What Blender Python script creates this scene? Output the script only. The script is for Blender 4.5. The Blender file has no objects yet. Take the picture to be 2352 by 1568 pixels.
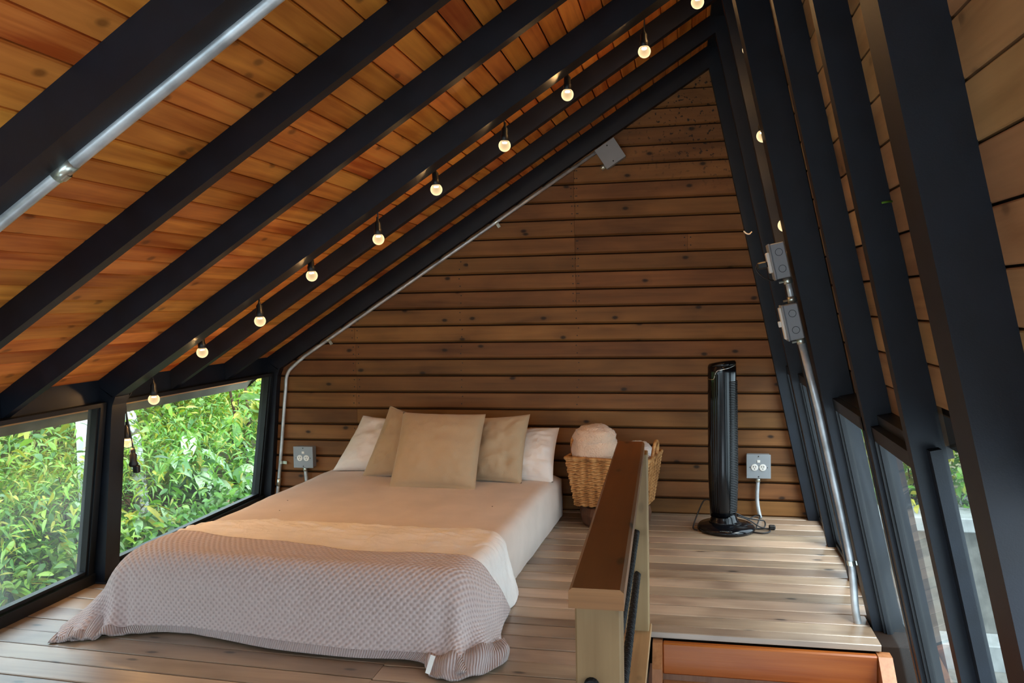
import bpy, bmesh, math, random
from mathutils import Vector, Matrix, noise as mnoise
random.seed(7)
SC = bpy.context.scene
COL = SC.collection

# ------------------------------------------------------------------ camera, world, exposure
def setup_view():
    cam = bpy.data.cameras.new('camera'); co = bpy.data.objects.new('camera', cam); COL.objects.link(co)
    cx = Vector((9143, -82, -1900)); cy = Vector((394, -94, 1900)).normalized()
    cx = (cx - cy * cx.dot(cy)).normalized(); cz = cx.cross(cy)
    if cz.y > 0: cz = -cz
    w = lambda v: Vector((cx.dot(v), cy.dot(v), cz.dot(v)))      # photo frame (x right, y down, z forward) to room axes
    R = Matrix((w(Vector((1, 0, 0))), w(Vector((0, -1, 0))), w(Vector((0, 0, -1))))).transposed()
    co.matrix_world = Matrix.Translation((0, 0, 1.45)) @ R.to_4x4()
    cam.sensor_width = 36; cam.sensor_fit = 'HORIZONTAL'; cam.lens = 36 * 1900 / 2352
    cam.clip_start = 0.05; cam.clip_end = 200
    SC.camera = co
    SC.view_settings.view_transform = 'Standard'; SC.view_settings.look = 'None'
    SC.view_settings.gamma = 1; SC.view_settings.use_curve_mapping = False
    SC.view_settings.exposure = 0.45
    SC.cycles.use_denoising = True
    SC.cycles.max_bounces = 10; SC.cycles.diffuse_bounces = 5; SC.cycles.transparent_max_bounces = 16
    SC.cycles.sample_clamp_indirect = 8; SC.cycles.caustics_reflective = False; SC.cycles.caustics_refractive = False
setup_view()
SKY = 4.4
SUN = 3.2
BULB_CORE = 1100.0
BULB_GLOBE = 1.5
wd = bpy.data.worlds.new('overcast_sky'); SC.world = wd; wd.use_nodes = True
nt = wd.node_tree; nt.nodes.clear()
wo = nt.nodes.new('ShaderNodeOutputWorld'); bg = nt.nodes.new('ShaderNodeBackground')
tc = nt.nodes.new('ShaderNodeTexCoord'); sx = nt.nodes.new('ShaderNodeSeparateXYZ'); rp = nt.nodes.new('ShaderNodeValToRGB')
nt.links.new(tc.outputs['Generated'], sx.inputs[0]); nt.links.new(sx.outputs['Z'], rp.inputs[0])
rp.color_ramp.elements[0].position = 0.0; rp.color_ramp.elements[0].color = (0.58, 0.70, 0.80, 1)
rp.color_ramp.elements[1].position = 0.75; rp.color_ramp.elements[1].color = (0.76, 0.90, 1.05, 1)
nt.links.new(rp.outputs[0], bg.inputs[0]); bg.inputs[1].default_value = SKY
nt.links.new(bg.outputs[0], wo.inputs[0])
sl = bpy.data.lights.new('hazy_sun', 'SUN'); sl.energy = SUN; sl.angle = math.radians(35); sl.color = (1, .97, .92)
so = bpy.data.objects.new('hazy_sun', sl); COL.objects.link(so); so.rotation_euler = Vector((.36, -.40, .84)).to_track_quat('Z', 'Y').to_euler()

# ------------------------------------------------------------------ helpers
def lin(h):
    h = h.lstrip('#'); f = lambda c: c / 12.92 if c <= .04045 else ((c + .055) / 1.055) ** 2.4
    return tuple(f(int(h[i:i + 2], 16) / 255) for i in (0, 2, 4)) + (1,)

def tag(o, label=None, cat=None, group=None, kind=None):
    if label: o['label'] = label
    if cat: o['category'] = cat
    if group: o['group'] = group
    if kind: o['kind'] = kind
    return o

def empty(name, loc):
    o = bpy.data.objects.new(name, None); COL.objects.link(o); o.location = loc; o.empty_display_size = .05
    return o

def put(o, parent, M=None):
    if M is not None: o.matrix_basis = M
    if parent is not None:
        o.parent = parent
        o.matrix_parent_inverse = wmat(parent).inverted()

def wmat(o):
    m = o.matrix_basis.copy()
    if o.parent: m = wmat(o.parent) @ o.matrix_parent_inverse @ m
    return m

def obj(name, verts, faces, mat, parent=None, smooth=False, center=True, M=None, uvs=None):
    """one mesh object; verts in room coordinates (or in M's space)"""
    verts = [Vector(v) for v in verts]
    c = Vector((0, 0, 0))
    if center:
        lo = Vector((min(v[i] for v in verts) for i in range(3))); hi = Vector((max(v[i] for v in verts) for i in range(3)))
        c = (lo + hi) / 2
    me = bpy.data.meshes.new(name)
    me.from_pydata([v - c for v in verts], [], faces)
    if uvs:
        ul = me.uv_layers.new(name='UVMap')
        for lp in me.loops: ul.data[lp.index].uv = uvs[lp.vertex_index]
    bm = bmesh.new(); bm.from_mesh(me); bmesh.ops.recalc_face_normals(bm, faces=bm.faces); bm.to_mesh(me); bm.free()
    if smooth:
        me.polygons.foreach_set('use_smooth', [True] * len(me.polygons))
    me.materials.append(mat)
    o = bpy.data.objects.new(name, me); COL.objects.link(o)
    B = Matrix.Translation(c) if M is None else M @ Matrix.Translation(c)
    put(o, parent, B)
    return o

class MB:
    """collects shapes for one mesh"""
    def __init__(s): s.v = []; s.f = []
    def add(s, vf):
        n = len(s.v); s.v += [Vector(p) for p in vf[0]]; s.f += [[i + n for i in f] for f in vf[1]]; return s
    def build(s, name, mat, parent=None, smooth=False, M=None): return obj(name, s.v, s.f, mat, parent, smooth, M=M)

def prism(prof, a, b, fn):
    """profile points (p,q) swept from a to b; fn(p,q,t)->xyz"""
    n = len(prof)
    v = [fn(p, q, a) for p, q in prof] + [fn(p, q, b) for p, q in prof]
    f = [[i, (i + 1) % n, n + (i + 1) % n, n + i] for i in range(n)] + [list(range(n))[::-1], list(range(n, 2 * n))]
    return v, f

def cbox(x0, x1, y0, y1, z0, z1, c=0.004):
    """box with chamfered edges"""
    c = min(c, (x1 - x0) * .3, (y1 - y0) * .3, (z1 - z0) * .3)
    bm = bmesh.new(); bmesh.ops.create_cube(bm, size=1)
    for v in bm.verts: v.co = Vector(((x0 + x1) / 2 + v.co.x * (x1 - x0), (y0 + y1) / 2 + v.co.y * (y1 - y0), (z0 + z1) / 2 + v.co.z * (z1 - z0)))
    if c > 0: bmesh.ops.bevel(bm, geom=bm.edges[:], offset=c, segments=1, affect='EDGES', profile=.5)
    bm.verts.index_update()
    r = [v.co.copy() for v in bm.verts], [[v.index for v in f.verts] for f in bm.faces]
    bm.free(); return r

def xf(vf, M): return [M @ Vector(p) for p in vf[0]], vf[1]

def tube(pts, r, seg=8, closed=False, rf=None):
    pts = [Vector(p) for p in pts]; n = len(pts); v = []; f = []
    t0 = (pts[1] - pts[0]).normalized(); up = Vector((0, 0, 1)) if abs(t0.z) < .9 else Vector((1, 0, 0))
    nrm = t0.cross(up).normalized()
    for i, p in enumerate(pts):
        if closed: t = (pts[(i + 1) % n] - pts[i - 1]).normalized()
        else: t = (pts[min(i + 1, n - 1)] - pts[max(i - 1, 0)]).normalized()
        nrm = (nrm - t * nrm.dot(t)).normalized(); bn = t.cross(nrm)
        rr = r if rf is None else rf(i / (n - 1)) * r
        for k in range(seg):
            a = 2 * math.pi * k / seg; v.append(p + nrm * math.cos(a) * rr + bn * math.sin(a) * rr)
    m = n if closed else n - 1
    for i in range(m):
        for k in range(seg):
            f.append([i * seg + k, i * seg + (k + 1) % seg, ((i + 1) % n) * seg + (k + 1) % seg, ((i + 1) % n) * seg + k])
    if not closed: f += [list(range(seg))[::-1], list(range((n - 1) * seg, n * seg))]
    return v, f

def spline(ctrl, n=8):
    c = [Vector(p) for p in ctrl]; out = []
    for i in range(len(c) - 1):
        p0 = c[max(i - 1, 0)]; p1 = c[i]; p2 = c[i + 1]; p3 = c[min(i + 2, len(c) - 1)]
        for k in range(n):
            t = k / n
            out.append(.5 * ((2 * p1) + (p2 - p0) * t + (2 * p0 - 5 * p1 + 4 * p2 - p3) * t * t + (3 * p1 - p0 - 3 * p2 + p3) * t ** 3))
    return out + [c[-1]]

def lathe(prof, seg=24, c=(0, 0, 0)):
    v = []; f = []; n = len(prof)
    for r, z in prof:
        for k in range(seg):
            a = 2 * math.pi * k / seg; v.append(Vector((c[0] + r * math.cos(a), c[1] + r * math.sin(a), c[2] + z)))
    for i in range(n - 1):
        for k in range(seg): f.append([i * seg + k, i * seg + (k + 1) % seg, (i + 1) * seg + (k + 1) % seg, (i + 1) * seg + k])
    f += [list(range(seg))[::-1], list(range((n - 1) * seg, n * seg))]
    return v, f

def disc(c, nrm, r, th, seg=14):
    q = Vector(nrm).normalized().to_track_quat('Z', 'Y').to_matrix().to_4x4()
    return xf(lathe([(r, 0), (r, th * .7), (r * .9, th)], seg), Matrix.Translation(c) @ q)

def fbm(p, o=3): return mnoise.fractal(Vector(p), 0.6, 2.0, o)

# ------------------------------------------------------------------ materials
def mat(name):
    m = bpy.data.materials.new(name); m.use_nodes = True; t = m.node_tree
    b = t.nodes['Principled BSDF']; return m, t, b
def N(t, ty, **k):
    n = t.nodes.new(ty)
    for a, b in k.items(): setattr(n, a, b)
    return n
def mathn(t, op, a, b=None, c=None):
    n = N(t, 'ShaderNodeMath', operation=op)
    for i, x in enumerate((a, b, c)):
        if x is None: continue
        if isinstance(x, (int, float)): n.inputs[i].default_value = x
        else: t.links.new(x, n.inputs[i])
    return n.outputs[0]
def mixc(t, f, a, b, mode='MIX'):
    n = N(t, 'ShaderNodeMix', data_type='RGBA', blend_type=mode)
    for s, x in ((n.inputs[0], f), (n.inputs[6], a), (n.inputs[7], b)):
        if isinstance(x, (int, float)): s.default_value = x
        elif isinstance(x, tuple): s.default_value = x
        else: t.links.new(x, s)
    return n.outputs[2]
def ramp(t, f, stops):
    n = N(t, 'ShaderNodeValToRGB'); e = n.color_ramp.elements
    while len(e) < len(stops): e.new(.5)
    for x, (p, c) in zip(e, stops): x.position = p; x.color = c if len(c) == 4 else c + (1,)
    t.links.new(f, n.inputs[0]); return n.outputs[0]
def bump(t, b, h, s=.3, d=.01):
    n = N(t, 'ShaderNodeBump'); n.inputs['Strength'].default_value = s; n.inputs['Distance'].default_value = d
    t.links.new(h, n.inputs['Height']); t.links.new(n.outputs[0], b.inputs['Normal'])

def flat(name, col, rough=.5, metal=0, spec=.5, var=0.0, bmp=0, bscale=200, sheen=0):
    m, t, b = mat(name); b.inputs['Roughness'].default_value = rough; b.inputs['Metallic'].default_value = metal
    b.inputs['Specular IOR Level'].default_value = spec
    c = lin(col) if isinstance(col, str) else col
    tc = N(t, 'ShaderNodeTexCoord'); n = N(t, 'ShaderNodeTexNoise'); n.inputs['Scale'].default_value = 9; n.inputs['Detail'].default_value = 5
    t.links.new(tc.outputs['Object'], n.inputs['Vector'])
    d = tuple(x * (1 - var) for x in c[:3]) + (1,); l = tuple(min(1, x * (1 + var)) for x in c[:3]) + (1,)
    t.links.new(ramp(t, n.outputs[0], [(.35, d), (.65, l)]), b.inputs['Base Color'])
    if sheen: b.inputs['Sheen Weight'].default_value = sheen
    if bmp:
        n2 = N(t, 'ShaderNodeTexNoise'); n2.inputs['Scale'].default_value = bscale; n2.inputs['Detail'].default_value = 3
        t.links.new(tc.outputs['Object'], n2.inputs['Vector']); bump(t, b, n2.outputs[0], bmp, .005)
    return m

def wood(name, axis, dark, light, knot=.5, rough=.55, var=.35, hue=.0, stain=0, scale=1.0, spec=.35, spots=0, fine=.2, str_=.4, thr=.70, kx=4.0, ky=7.0, cross=None):
    """timber with the grain along an axis; each board gets its own shift and tone"""
    m, t, b = mat(name); b.inputs['Roughness'].default_value = rough; b.inputs['Specular IOR Level'].default_value = spec
    tc = N(t, 'ShaderNodeTexCoord'); oi = N(t, 'ShaderNodeObjectInfo')
    off = N(t, 'ShaderNodeVectorMath', operation='SCALE'); cmb = N(t, 'ShaderNodeCombineXYZ')
    rnd = oi.outputs['Random']
    t.links.new(rnd, cmb.inputs[0]); t.links.new(mathn(t, 'FRACT', mathn(t, 'MULTIPLY', rnd, 7.31)), cmb.inputs[1]); t.links.new(mathn(t, 'FRACT', mathn(t, 'MULTIPLY', rnd, 13.7)), cmb.inputs[2])
    t.links.new(cmb.outputs[0], off.inputs[0]); off.inputs['Scale'].default_value = 37
    add = N(t, 'ShaderNodeVectorMath', operation='ADD'); t.links.new(tc.outputs['Object'], add.inputs[0]); t.links.new(off.outputs[0], add.inputs[1])
    def mapped(al, ac):
        mp = N(t, 'ShaderNodeMapping'); s = [ac * scale] * 3; s['XYZ'.index(axis)] = al * scale
        mp.inputs['Scale'].default_value = s; t.links.new(add.outputs[0], mp.inputs[0]); return mp.outputs[0]
    n1 = N(t, 'ShaderNodeTexNoise'); n1.inputs['Scale'].default_value = 1; n1.inputs['Detail'].default_value = 6; n1.inputs['Distortion'].default_value = 1.2
    t.links.new(mapped(.9, 13), n1.inputs['Vector'])
    n2 = N(t, 'ShaderNodeTexNoise'); n2.inputs['Scale'].default_value = 1; n2.inputs['Detail'].default_value = 4
    t.links.new(mapped(2.5, 95), n2.inputs['Vector'])
    n3 = N(t, 'ShaderNodeTexNoise'); n3.inputs['Scale'].default_value = 1; n3.inputs['Detail'].default_value = 3; n3.inputs['Distortion'].default_value = .6
    t.links.new(mapped(1.6, 3.5), n3.inputs['Vector'])
    g = mathn(t, 'ADD', mathn(t, 'MULTIPLY', n1.outputs[0], str_), mathn(t, 'ADD', mathn(t, 'MULTIPLY', n2.outputs[0], fine), mathn(t, 'MULTIPLY', n3.outputs[0], 1.05 - str_ - fine)))
    mid = tuple((a + c) / 2 for a, c in zip(dark, light))
    col = ramp(t, g, [(.38, dark), (.52, mid), (.68, light)])
    # knots: a few dark eyes with a halo
    vo = N(t, 'ShaderNodeTexVoronoi', feature='F1', voronoi_dimensions='2D'); vo.inputs['Scale'].default_value = 1; vo.inputs['Randomness'].default_value = 1
    se = N(t, 'ShaderNodeSeparateXYZ'); t.links.new(add.outputs[0], se.inputs[0]); kv = N(t, 'ShaderNodeCombineXYZ')
    cross = cross or {'X': 'Z', 'Y': 'X', 'Z': 'X'}[axis]
    wob = mathn(t, 'MULTIPLY', n1.outputs[0], .10)
    t.links.new(mathn(t, 'MULTIPLY_ADD', se.outputs['XYZ'.index(axis)], kx, wob), kv.inputs[0]); t.links.new(mathn(t, 'MULTIPLY_ADD', se.outputs['XYZ'.index(cross)], ky, wob), kv.inputs[1])
    t.links.new(kv.outputs[0], vo.inputs['Vector'])
    sp = N(t, 'ShaderNodeSeparateColor'); t.links.new(vo.outputs['Color'], sp.inputs[0])
    pick = mathn(t, 'GREATER_THAN', sp.outputs[0], thr)
    eye = mathn(t, 'MULTIPLY', ramp(t, vo.outputs['Distance'], [(.045, (1, 1, 1)), (.075, (.62, .62, .62)), (.11, (.16, .16, .16)), (.30, (0, 0, 0))]), pick)
    kc = tuple(x * .16 for x in dark[:3]) + (1,)
    col = mixc(t, mathn(t, 'MULTIPLY', eye, knot), col, kc)
    if stain:
        n4 = N(t, 'ShaderNodeTexNoise'); n4.inputs['Scale'].default_value = 1; n4.inputs['Detail'].default_value = 4
        t.links.new(mapped(1.1, 4), n4.inputs['Vector'])
        col = mixc(t, ramp(t, n4.outputs[0], [(.58, (0, 0, 0)), (.72, (stain, stain, stain))]), col, tuple(x * .35 for x in dark[:3]) + (1,))
    if spots:   # mildew specks, thickest near the apex of the gable
        ge = N(t, 'ShaderNodeNewGeometry'); sz = N(t, 'ShaderNodeSeparateXYZ'); t.links.new(ge.outputs['Position'], sz.inputs[0])
        zz = mathn(t, 'MAXIMUM', mathn(t, 'MULTIPLY', mathn(t, 'SUBTRACT', sz.outputs[2], 2.15), 2.2), 0.0)
        xx = mathn(t, 'MAXIMUM', mathn(t, 'MULTIPLY', mathn(t, 'ADD', sz.outputs[0], .55), 2.2), 0.0)
        n5 = N(t, 'ShaderNodeTexNoise'); n5.inputs['Scale'].default_value = 38; n5.inputs['Detail'].default_value = 2
        t.links.new(ge.outputs['Position'], n5.inputs['Vector'])
        fac = N(t, 'ShaderNodeClamp'); t.links.new(mathn(t, 'MULTIPLY', zz, xx), fac.inputs[0])
        col = mixc(t, mathn(t, 'MULTIPLY', mathn(t, 'MULTIPLY', ramp(t, n5.outputs[0], [(.60, (0, 0, 0)), (.66, (1, 1, 1))]), fac.outputs[0]), spots), col, (.012, .009, .007, 1))
    hv = N(t, 'ShaderNodeHueSaturation'); t.links.new(col, hv.inputs['Color'])
    t.links.new(mathn(t, 'ADD', mathn(t, 'MULTIPLY', rnd, var), 1 - var / 2), hv.inputs['Value'])
    t.links.new(mathn(t, 'ADD', mathn(t, 'MULTIPLY', mathn(t, 'FRACT', mathn(t, 'MULTIPLY', rnd, 5.7)), hue), .5 - hue / 2), hv.inputs['Hue'])
    t.links.new(hv.outputs[0], b.inputs['Base Color'])
    bump(t, b, n2.outputs[0], .12, .004)
    return m

M = {}
M['ceil'] = wood('ceiling_pine', 'Y', (.46, .105, .010, 1), (1.0, .40, .075, 1), .6, .5, .40, .020, fine=.10, str_=.5, thr=.62)
M['wallx'] = wood('gable_pine', 'X', (.118, .046, .012, 1), (.265, .114, .034, 1), .95, .62, .36, .012, stain=.3, spots=.9, fine=.1)
M['wally'] = wood('side_pine', 'Y', (.22, .105, .04, 1), (.44, .245, .11, 1), .5, .6, .5, .02, fine=.1, cross='Z', thr=.75)
M['floor'] = wood('floor_pine', 'X', (.18, .118, .077, 1), (.42, .31, .215, 1), .95, .36, .55, .012, stain=.3, fine=.1, spec=1.0, str_=.25, thr=.74, kx=3.2, ky=8, cross='Y')
M['railtop'] = wood('rail_oak', 'Y', (.085, .028, .008, 1), (.22, .083, .021, 1), .98, .30, .1, spec=.6, str_=.3, fine=.1, thr=.35, kx=3, ky=9)
M['post'] = wood('pale_post', 'Z', (.165, .096, .040, 1), (.26, .170, .080, 1), .3, .55, .15, fine=.1, str_=.3)
M['endgrain'] = wood('end_grain', 'X', (.15, .065, .022, 1), (.27, .125, .045, 1), .1, .5, .1, fine=.3)
M['curb'] = wood('curb_wood', 'Y', (.21, .11, .045, 1), (.36, .205, .088, 1), .3, .5, .2)
M['stairx'] = wood('stair_orange', 'X', (.20, .042, .006, 1), (.33, .092, .015, 1), .0, .35, .1)
M['stairz'] = wood('stair_brown', 'Z', (.22, .075, .025, 1), (.45, .19, .08, 1), .2, .35, .15)
M['stump'] = wood('stump_bark', 'Z', (.05, .022, .012, 1), (.16, .075, .04, 1), .3, .8, .2)
M['steel'] = flat('black_painted_steel', (.0045, .0074, .0135, 1), .46, 0, .35, .25, .05, 300)
M['steelwin'] = flat('black_window_frame', (.006, .008, .011, 1), .42, 0, .4, .2)
M['backing'] = flat('dark_backing', (.016, .009, .006, 1), .9, 0, .1)
M['recess'] = flat('dark_brown_recess', (.030, .016, .009, 1), .9, 0, .1)
M['galv'] = flat('galvanised_conduit', (.55, .59, .62, 1), .38, .45, .5, .3, .06, 120)
M['galvz'] = flat('zinc_fitting', (.60, .64, .58, 1), .3, .9, .5, .25)
M['boxgrey'] = flat('grey_enamel_box', '#8f959a', .45, 0, .5, .04)
M['white'] = flat('white_plastic', '#e6e3dc', .4, 0, .5, .02)
M['slot'] = flat('slot_black', (.006, .006, .006, 1), .6)
M['black'] = flat('black_gloss_plastic', (.003, .0035, .005, 1), .16, 0, .4, .1)
M['blackm'] = flat('black_matt_plastic', (.008, .008, .009, 1), .45, 0, .5, .1)
M['chrome'] = flat('chrome', (.85, .84, .80, 1), .12, 1)
M['rope'] = flat('black_rope', (.007, .007, .008, 1), .75, 0, .3, .3, .3, 400)
M['eave'] = flat('eave_board_olive', '#6a6350', .7, 0, .2, .2)
M['conc'] = flat('concrete', '#63625c', .85, 0, .2, .25, .3, 60)
M['concl'] = flat('pale_concrete_cap', '#8d918f', .8, 0, .2, .15)
M['whitepost'] = flat('white_outdoor_paint', '#e9eff2', .6)
M['birch'] = None

def fabric(name, col, bscale=350, bstr=.25, wr=6, wstr=.25, var=.05, sheen=.15, rough=.9):
    m, t, b = mat(name); b.inputs['Roughness'].default_value = rough; b.inputs['Sheen Weight'].default_value = sheen
    b.inputs['Specular IOR Level'].default_value = .2
    c = lin(col); tc = N(t, 'ShaderNodeTexCoord')
    n = N(t, 'ShaderNodeTexNoise'); n.inputs['Scale'].default_value = 5; n.inputs['Detail'].default_value = 4
    t.links.new(tc.outputs['Object'], n.inputs['Vector'])
    t.links.new(ramp(t, n.outputs[0], [(.35, tuple(x * (1 - var) for x in c[:3])), (.65, tuple(min(1, x * (1 + var)) for x in c[:3]))]), b.inputs['Base Color'])
    n2 = N(t, 'ShaderNodeTexNoise'); n2.inputs['Scale'].default_value = bscale; t.links.new(tc.outputs['Object'], n2.inputs['Vector'])
    n3 = N(t, 'ShaderNodeTexNoise'); n3.inputs['Scale'].default_value = wr; n3.inputs['Detail'].default_value = 4; n3.inputs['Distortion'].default_value = 1.5
    t.links.new(tc.outputs['Object'], n3.inputs['Vector'])
    bump(t, b, mathn(t, 'ADD', mathn(t, 'MULTIPLY', n2.outputs[0], bstr * .1), mathn(t, 'MULTIPLY', n3.outputs[0], wstr)), 1.0, .03)
    return m, t, b
M['sheetf'] = fabric('fitted_sheet', '#d3c5ba', 350, .2, 3, .03)[0]
M['sheetw'] = fabric('white_top_sheet', '#ece7e2', 350, .2, 7, .4)[0]
M['pilloww'] = fabric('white_pillowcase', '#e6e0db', 350, .2, 4, .15)[0]
M['cushion'] = fabric('beige_velvet', '#b39c7e', 260, .4, 3, .06, .03, .4)[0]
M['towel'] = fabric('beige_towel', '#d9b99f', 110, 3.0, 9, .3, .1, .5)[0]
M['towelw'] = fabric('pale_towel', '#e3dedb', 110, 3.0, 9, .3, .06, .5)[0]

def knit(rib):
    m, t, b = mat('knitted_rib' if rib else 'knitted_blanket'); b.inputs['Roughness'].default_value = .95; b.inputs['Sheen Weight'].default_value = .25
    b.inputs['Specular IOR Level'].default_value = .15
    uv = N(t, 'ShaderNodeUVMap'); s = N(t, 'ShaderNodeSeparateXYZ'); t.links.new(uv.outputs[0], s.inputs[0])
    if rib:
        h = mathn(t, 'SINE', mathn(t, 'MULTIPLY', s.outputs[0], 2 * math.pi * 92))
    else:
        a = mathn(t, 'MULTIPLY', s.outputs[0], math.pi * 34); c = mathn(t, 'MULTIPLY', s.outputs[1], math.pi * 34)
        h = mathn(t, 'MULTIPLY', mathn(t, 'SINE', mathn(t, 'MULTIPLY', a, 2)), mathn(t, 'SINE', mathn(t, 'MULTIPLY', c, 2)))
    c = lin('#cbbab6'); d = lin('#b2a09c')
    t.links.new(ramp(t, mathn(t, 'MULTIPLY_ADD', h, .5, .5), [(.1, d), (.5, c)]), b.inputs['Base Color'])
    bump(t, b, h, .8 if rib else .55, .006)
    return m
M['knit'] = knit(False); M['rib'] = knit(True)

def weave():
    m, t, b = mat('woven_hyacinth'); b.inputs['Roughness'].default_value = .7
    tc = N(t, 'ShaderNodeTexCoord'); n = N(t, 'ShaderNodeTexNoise'); n.inputs['Scale'].default_value = 28; n.inputs['Detail'].default_value = 5
    t.links.new(tc.outputs['Object'], n.inputs['Vector'])
    t.links.new(ramp(t, n.outputs[0], [(.32, lin('#7d4f25')), (.5, lin('#b07a44')), (.68, lin('#d0a168'))]), b.inputs['Base Color'])
    bump(t, b, n.outputs[0], .4, .01); return m
M['weave'] = weave()

def emis(name, c, s):
    m = bpy.data.materials.new(name); m.use_nodes = True; t = m.node_tree; t.nodes.clear()
    e = N(t, 'ShaderNodeEmission'); e.inputs[0].default_value = c; e.inputs[1].default_value = s
    o = N(t, 'ShaderNodeOutputMaterial'); t.links.new(e.outputs[0], o.inputs[0]); return m, t, e, o
M['core'] = emis('lit_filament', (1, .56, .22, 1), BULB_CORE)[0]
gm, t_, e_, o_ = emis('lit_bulb_glass', (1, .70, .36, 1), BULB_GLOBE)
lw = N(t_, 'ShaderNodeLayerWeight'); lw.inputs[0].default_value = .35
tr = N(t_, 'ShaderNodeBsdfTransparent'); mx = N(t_, 'ShaderNodeMixShader')
t_.links.new(mathn(t_, 'ADD', mathn(t_, 'MULTIPLY', lw.outputs['Facing'], .6), .22), mx.inputs[0])
t_.links.new(tr.outputs[0], mx.inputs[1]); t_.links.new(e_.outputs[0], mx.inputs[2]); t_.links.new(mx.outputs[0], o_.inputs[0])
M['globe'] = gm

def glass(name, haze, col=(.8, .9, .92, 1), gl=.9):
    m = bpy.data.materials.new(name); m.use_nodes = True; t = m.node_tree; t.nodes.clear()
    o = N(t, 'ShaderNodeOutputMaterial'); tr = N(t, 'ShaderNodeBsdfTransparent'); g = N(t, 'ShaderNodeBsdfGlossy'); d = N(t, 'ShaderNodeBsdfTranslucent')
    df = N(t, 'ShaderNodeBsdfDiffuse'); a1 = N(t, 'ShaderNodeAddShader')
    tr.inputs[0].default_value = (.95, .98, .97, 1); g.inputs['Roughness'].default_value = .02; d.inputs[0].default_value = col; df.inputs[0].default_value = col
    fr = N(t, 'ShaderNodeFresnel'); fr.inputs[0].default_value = 1.5
    m1 = N(t, 'ShaderNodeMixShader'); m2 = N(t, 'ShaderNodeMixShader'); m3 = N(t, 'ShaderNodeMixShader')
    tc = N(t, 'ShaderNodeTexCoord'); n = N(t, 'ShaderNodeTexNoise'); n.inputs['Scale'].default_value = 1.8; n.inputs['Detail'].default_value = 5; n.inputs['Distortion'].default_value = .8
    t.links.new(tc.outputs['Object'], n.inputs['Vector'])
    hz = ramp(t, n.outputs[0], [(.35, (haze * .3,) * 3), (.7, (haze,) * 3)])
    m3.inputs[0].default_value = .5; t.links.new(d.outputs[0], m3.inputs[1]); t.links.new(df.outputs[0], m3.inputs[2])
    t.links.new(hz, m1.inputs[0]); t.links.new(tr.outputs[0], m1.inputs[1]); t.links.new(m3.outputs[0], m1.inputs[2])
    ge = N(t, 'ShaderNodeNewGeometry')      # only the outer skin of the pane mirrors; its back face would read as total reflection
    t.links.new(mathn(t, 'MULTIPLY', mathn(t, 'MULTIPLY', fr.outputs[0], gl), mathn(t, 'SUBTRACT', 1.0, ge.outputs['Backfacing'])), m2.inputs[0]); t.links.new(m1.outputs[0], m2.inputs[1]); t.links.new(g.outputs[0], m2.inputs[2])
    t.links.new(m2.outputs[0], o.inputs[0]); return m
M['glassl'] = glass('dusty_glass', .10); M['glassc'] = glass('clear_glass', .03); M['glassr'] = glass('side_glass', .04)

def leafmat(name, a, b_, rough=.35, trans=.35):
    m, t, b = mat(name); b.inputs['Roughness'].default_value = rough
    oi = N(t, 'ShaderNodeObjectInfo'); tc = N(t, 'ShaderNodeTexCoord'); n = N(t, 'ShaderNodeTexNoise'); n.inputs['Scale'].default_value = 6; n.inputs['Detail'].default_value = 3
    t.links.new(tc.outputs['Object'], n.inputs['Vector'])
    f = mathn(t, 'ADD', mathn(t, 'MULTIPLY', n.outputs[0], .9), mathn(t, 'MULTIPLY_ADD', oi.outputs['Random'], .7, -.35))
    col = ramp(t, f, [(.25, a), (.75, b_)])
    t.links.new(col, b.inputs['Base Color'])
    tl = N(t, 'ShaderNodeBsdfTranslucent'); mx = N(t, 'ShaderNodeMixShader'); mx.inputs[0].default_value = trans
    t.links.new(mixc(t, 1.0, col, (1, 1, .6, 1), 'MULTIPLY'), tl.inputs[0])
    t.links.new(b.outputs[0], mx.inputs[1]); t.links.new(tl.outputs[0], mx.inputs[2])
    t.links.new(mx.outputs[0], t.nodes['Material Output'].inputs[0]); return m
M['lf_deep'] = leafmat('deep_green_leaf', lin('#3f6f2a'), lin('#78a03c'))
M['lf_fresh'] = leafmat('fresh_green_leaf', lin('#5d9230'), lin('#98bc4a'))
M['lf_yellow'] = leafmat('yellow_green_leaf', lin('#86922a'), lin('#bdb444'))
M['lf_pale'] = leafmat('pale_glossy_leaf', lin('#6d9c62'), lin('#b9cfa6'), .22, .2)
M['lf_brown'] = leafmat('dry_leaf', lin('#6a4a34'), lin('#a98a6a'), .7, .1)
M['bark'] = flat('brown_bark', '#5a4638', .9, 0, .1, .4, .5, 40)
M['soil'] = flat('litter_soil', '#59563c', .95, 0, .1, .5, .5, 20)
def birch():
    m, t, b = mat('mottled_white_bark'); b.inputs['Roughness'].default_value = .85
    tc = N(t, 'ShaderNodeTexCoord'); n = N(t, 'ShaderNodeTexNoise'); n.inputs['Scale'].default_value = 22; n.inputs['Detail'].default_value = 4
    t.links.new(tc.outputs['Object'], n.inputs['Vector'])
    t.links.new(ramp(t, n.outputs[0], [(.42, lin('#6c6660')), (.5, lin('#cfd2d2')), (.7, lin('#e6eaec'))]), b.inputs['Base Color']); return m
M['birch'] = birch()

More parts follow.
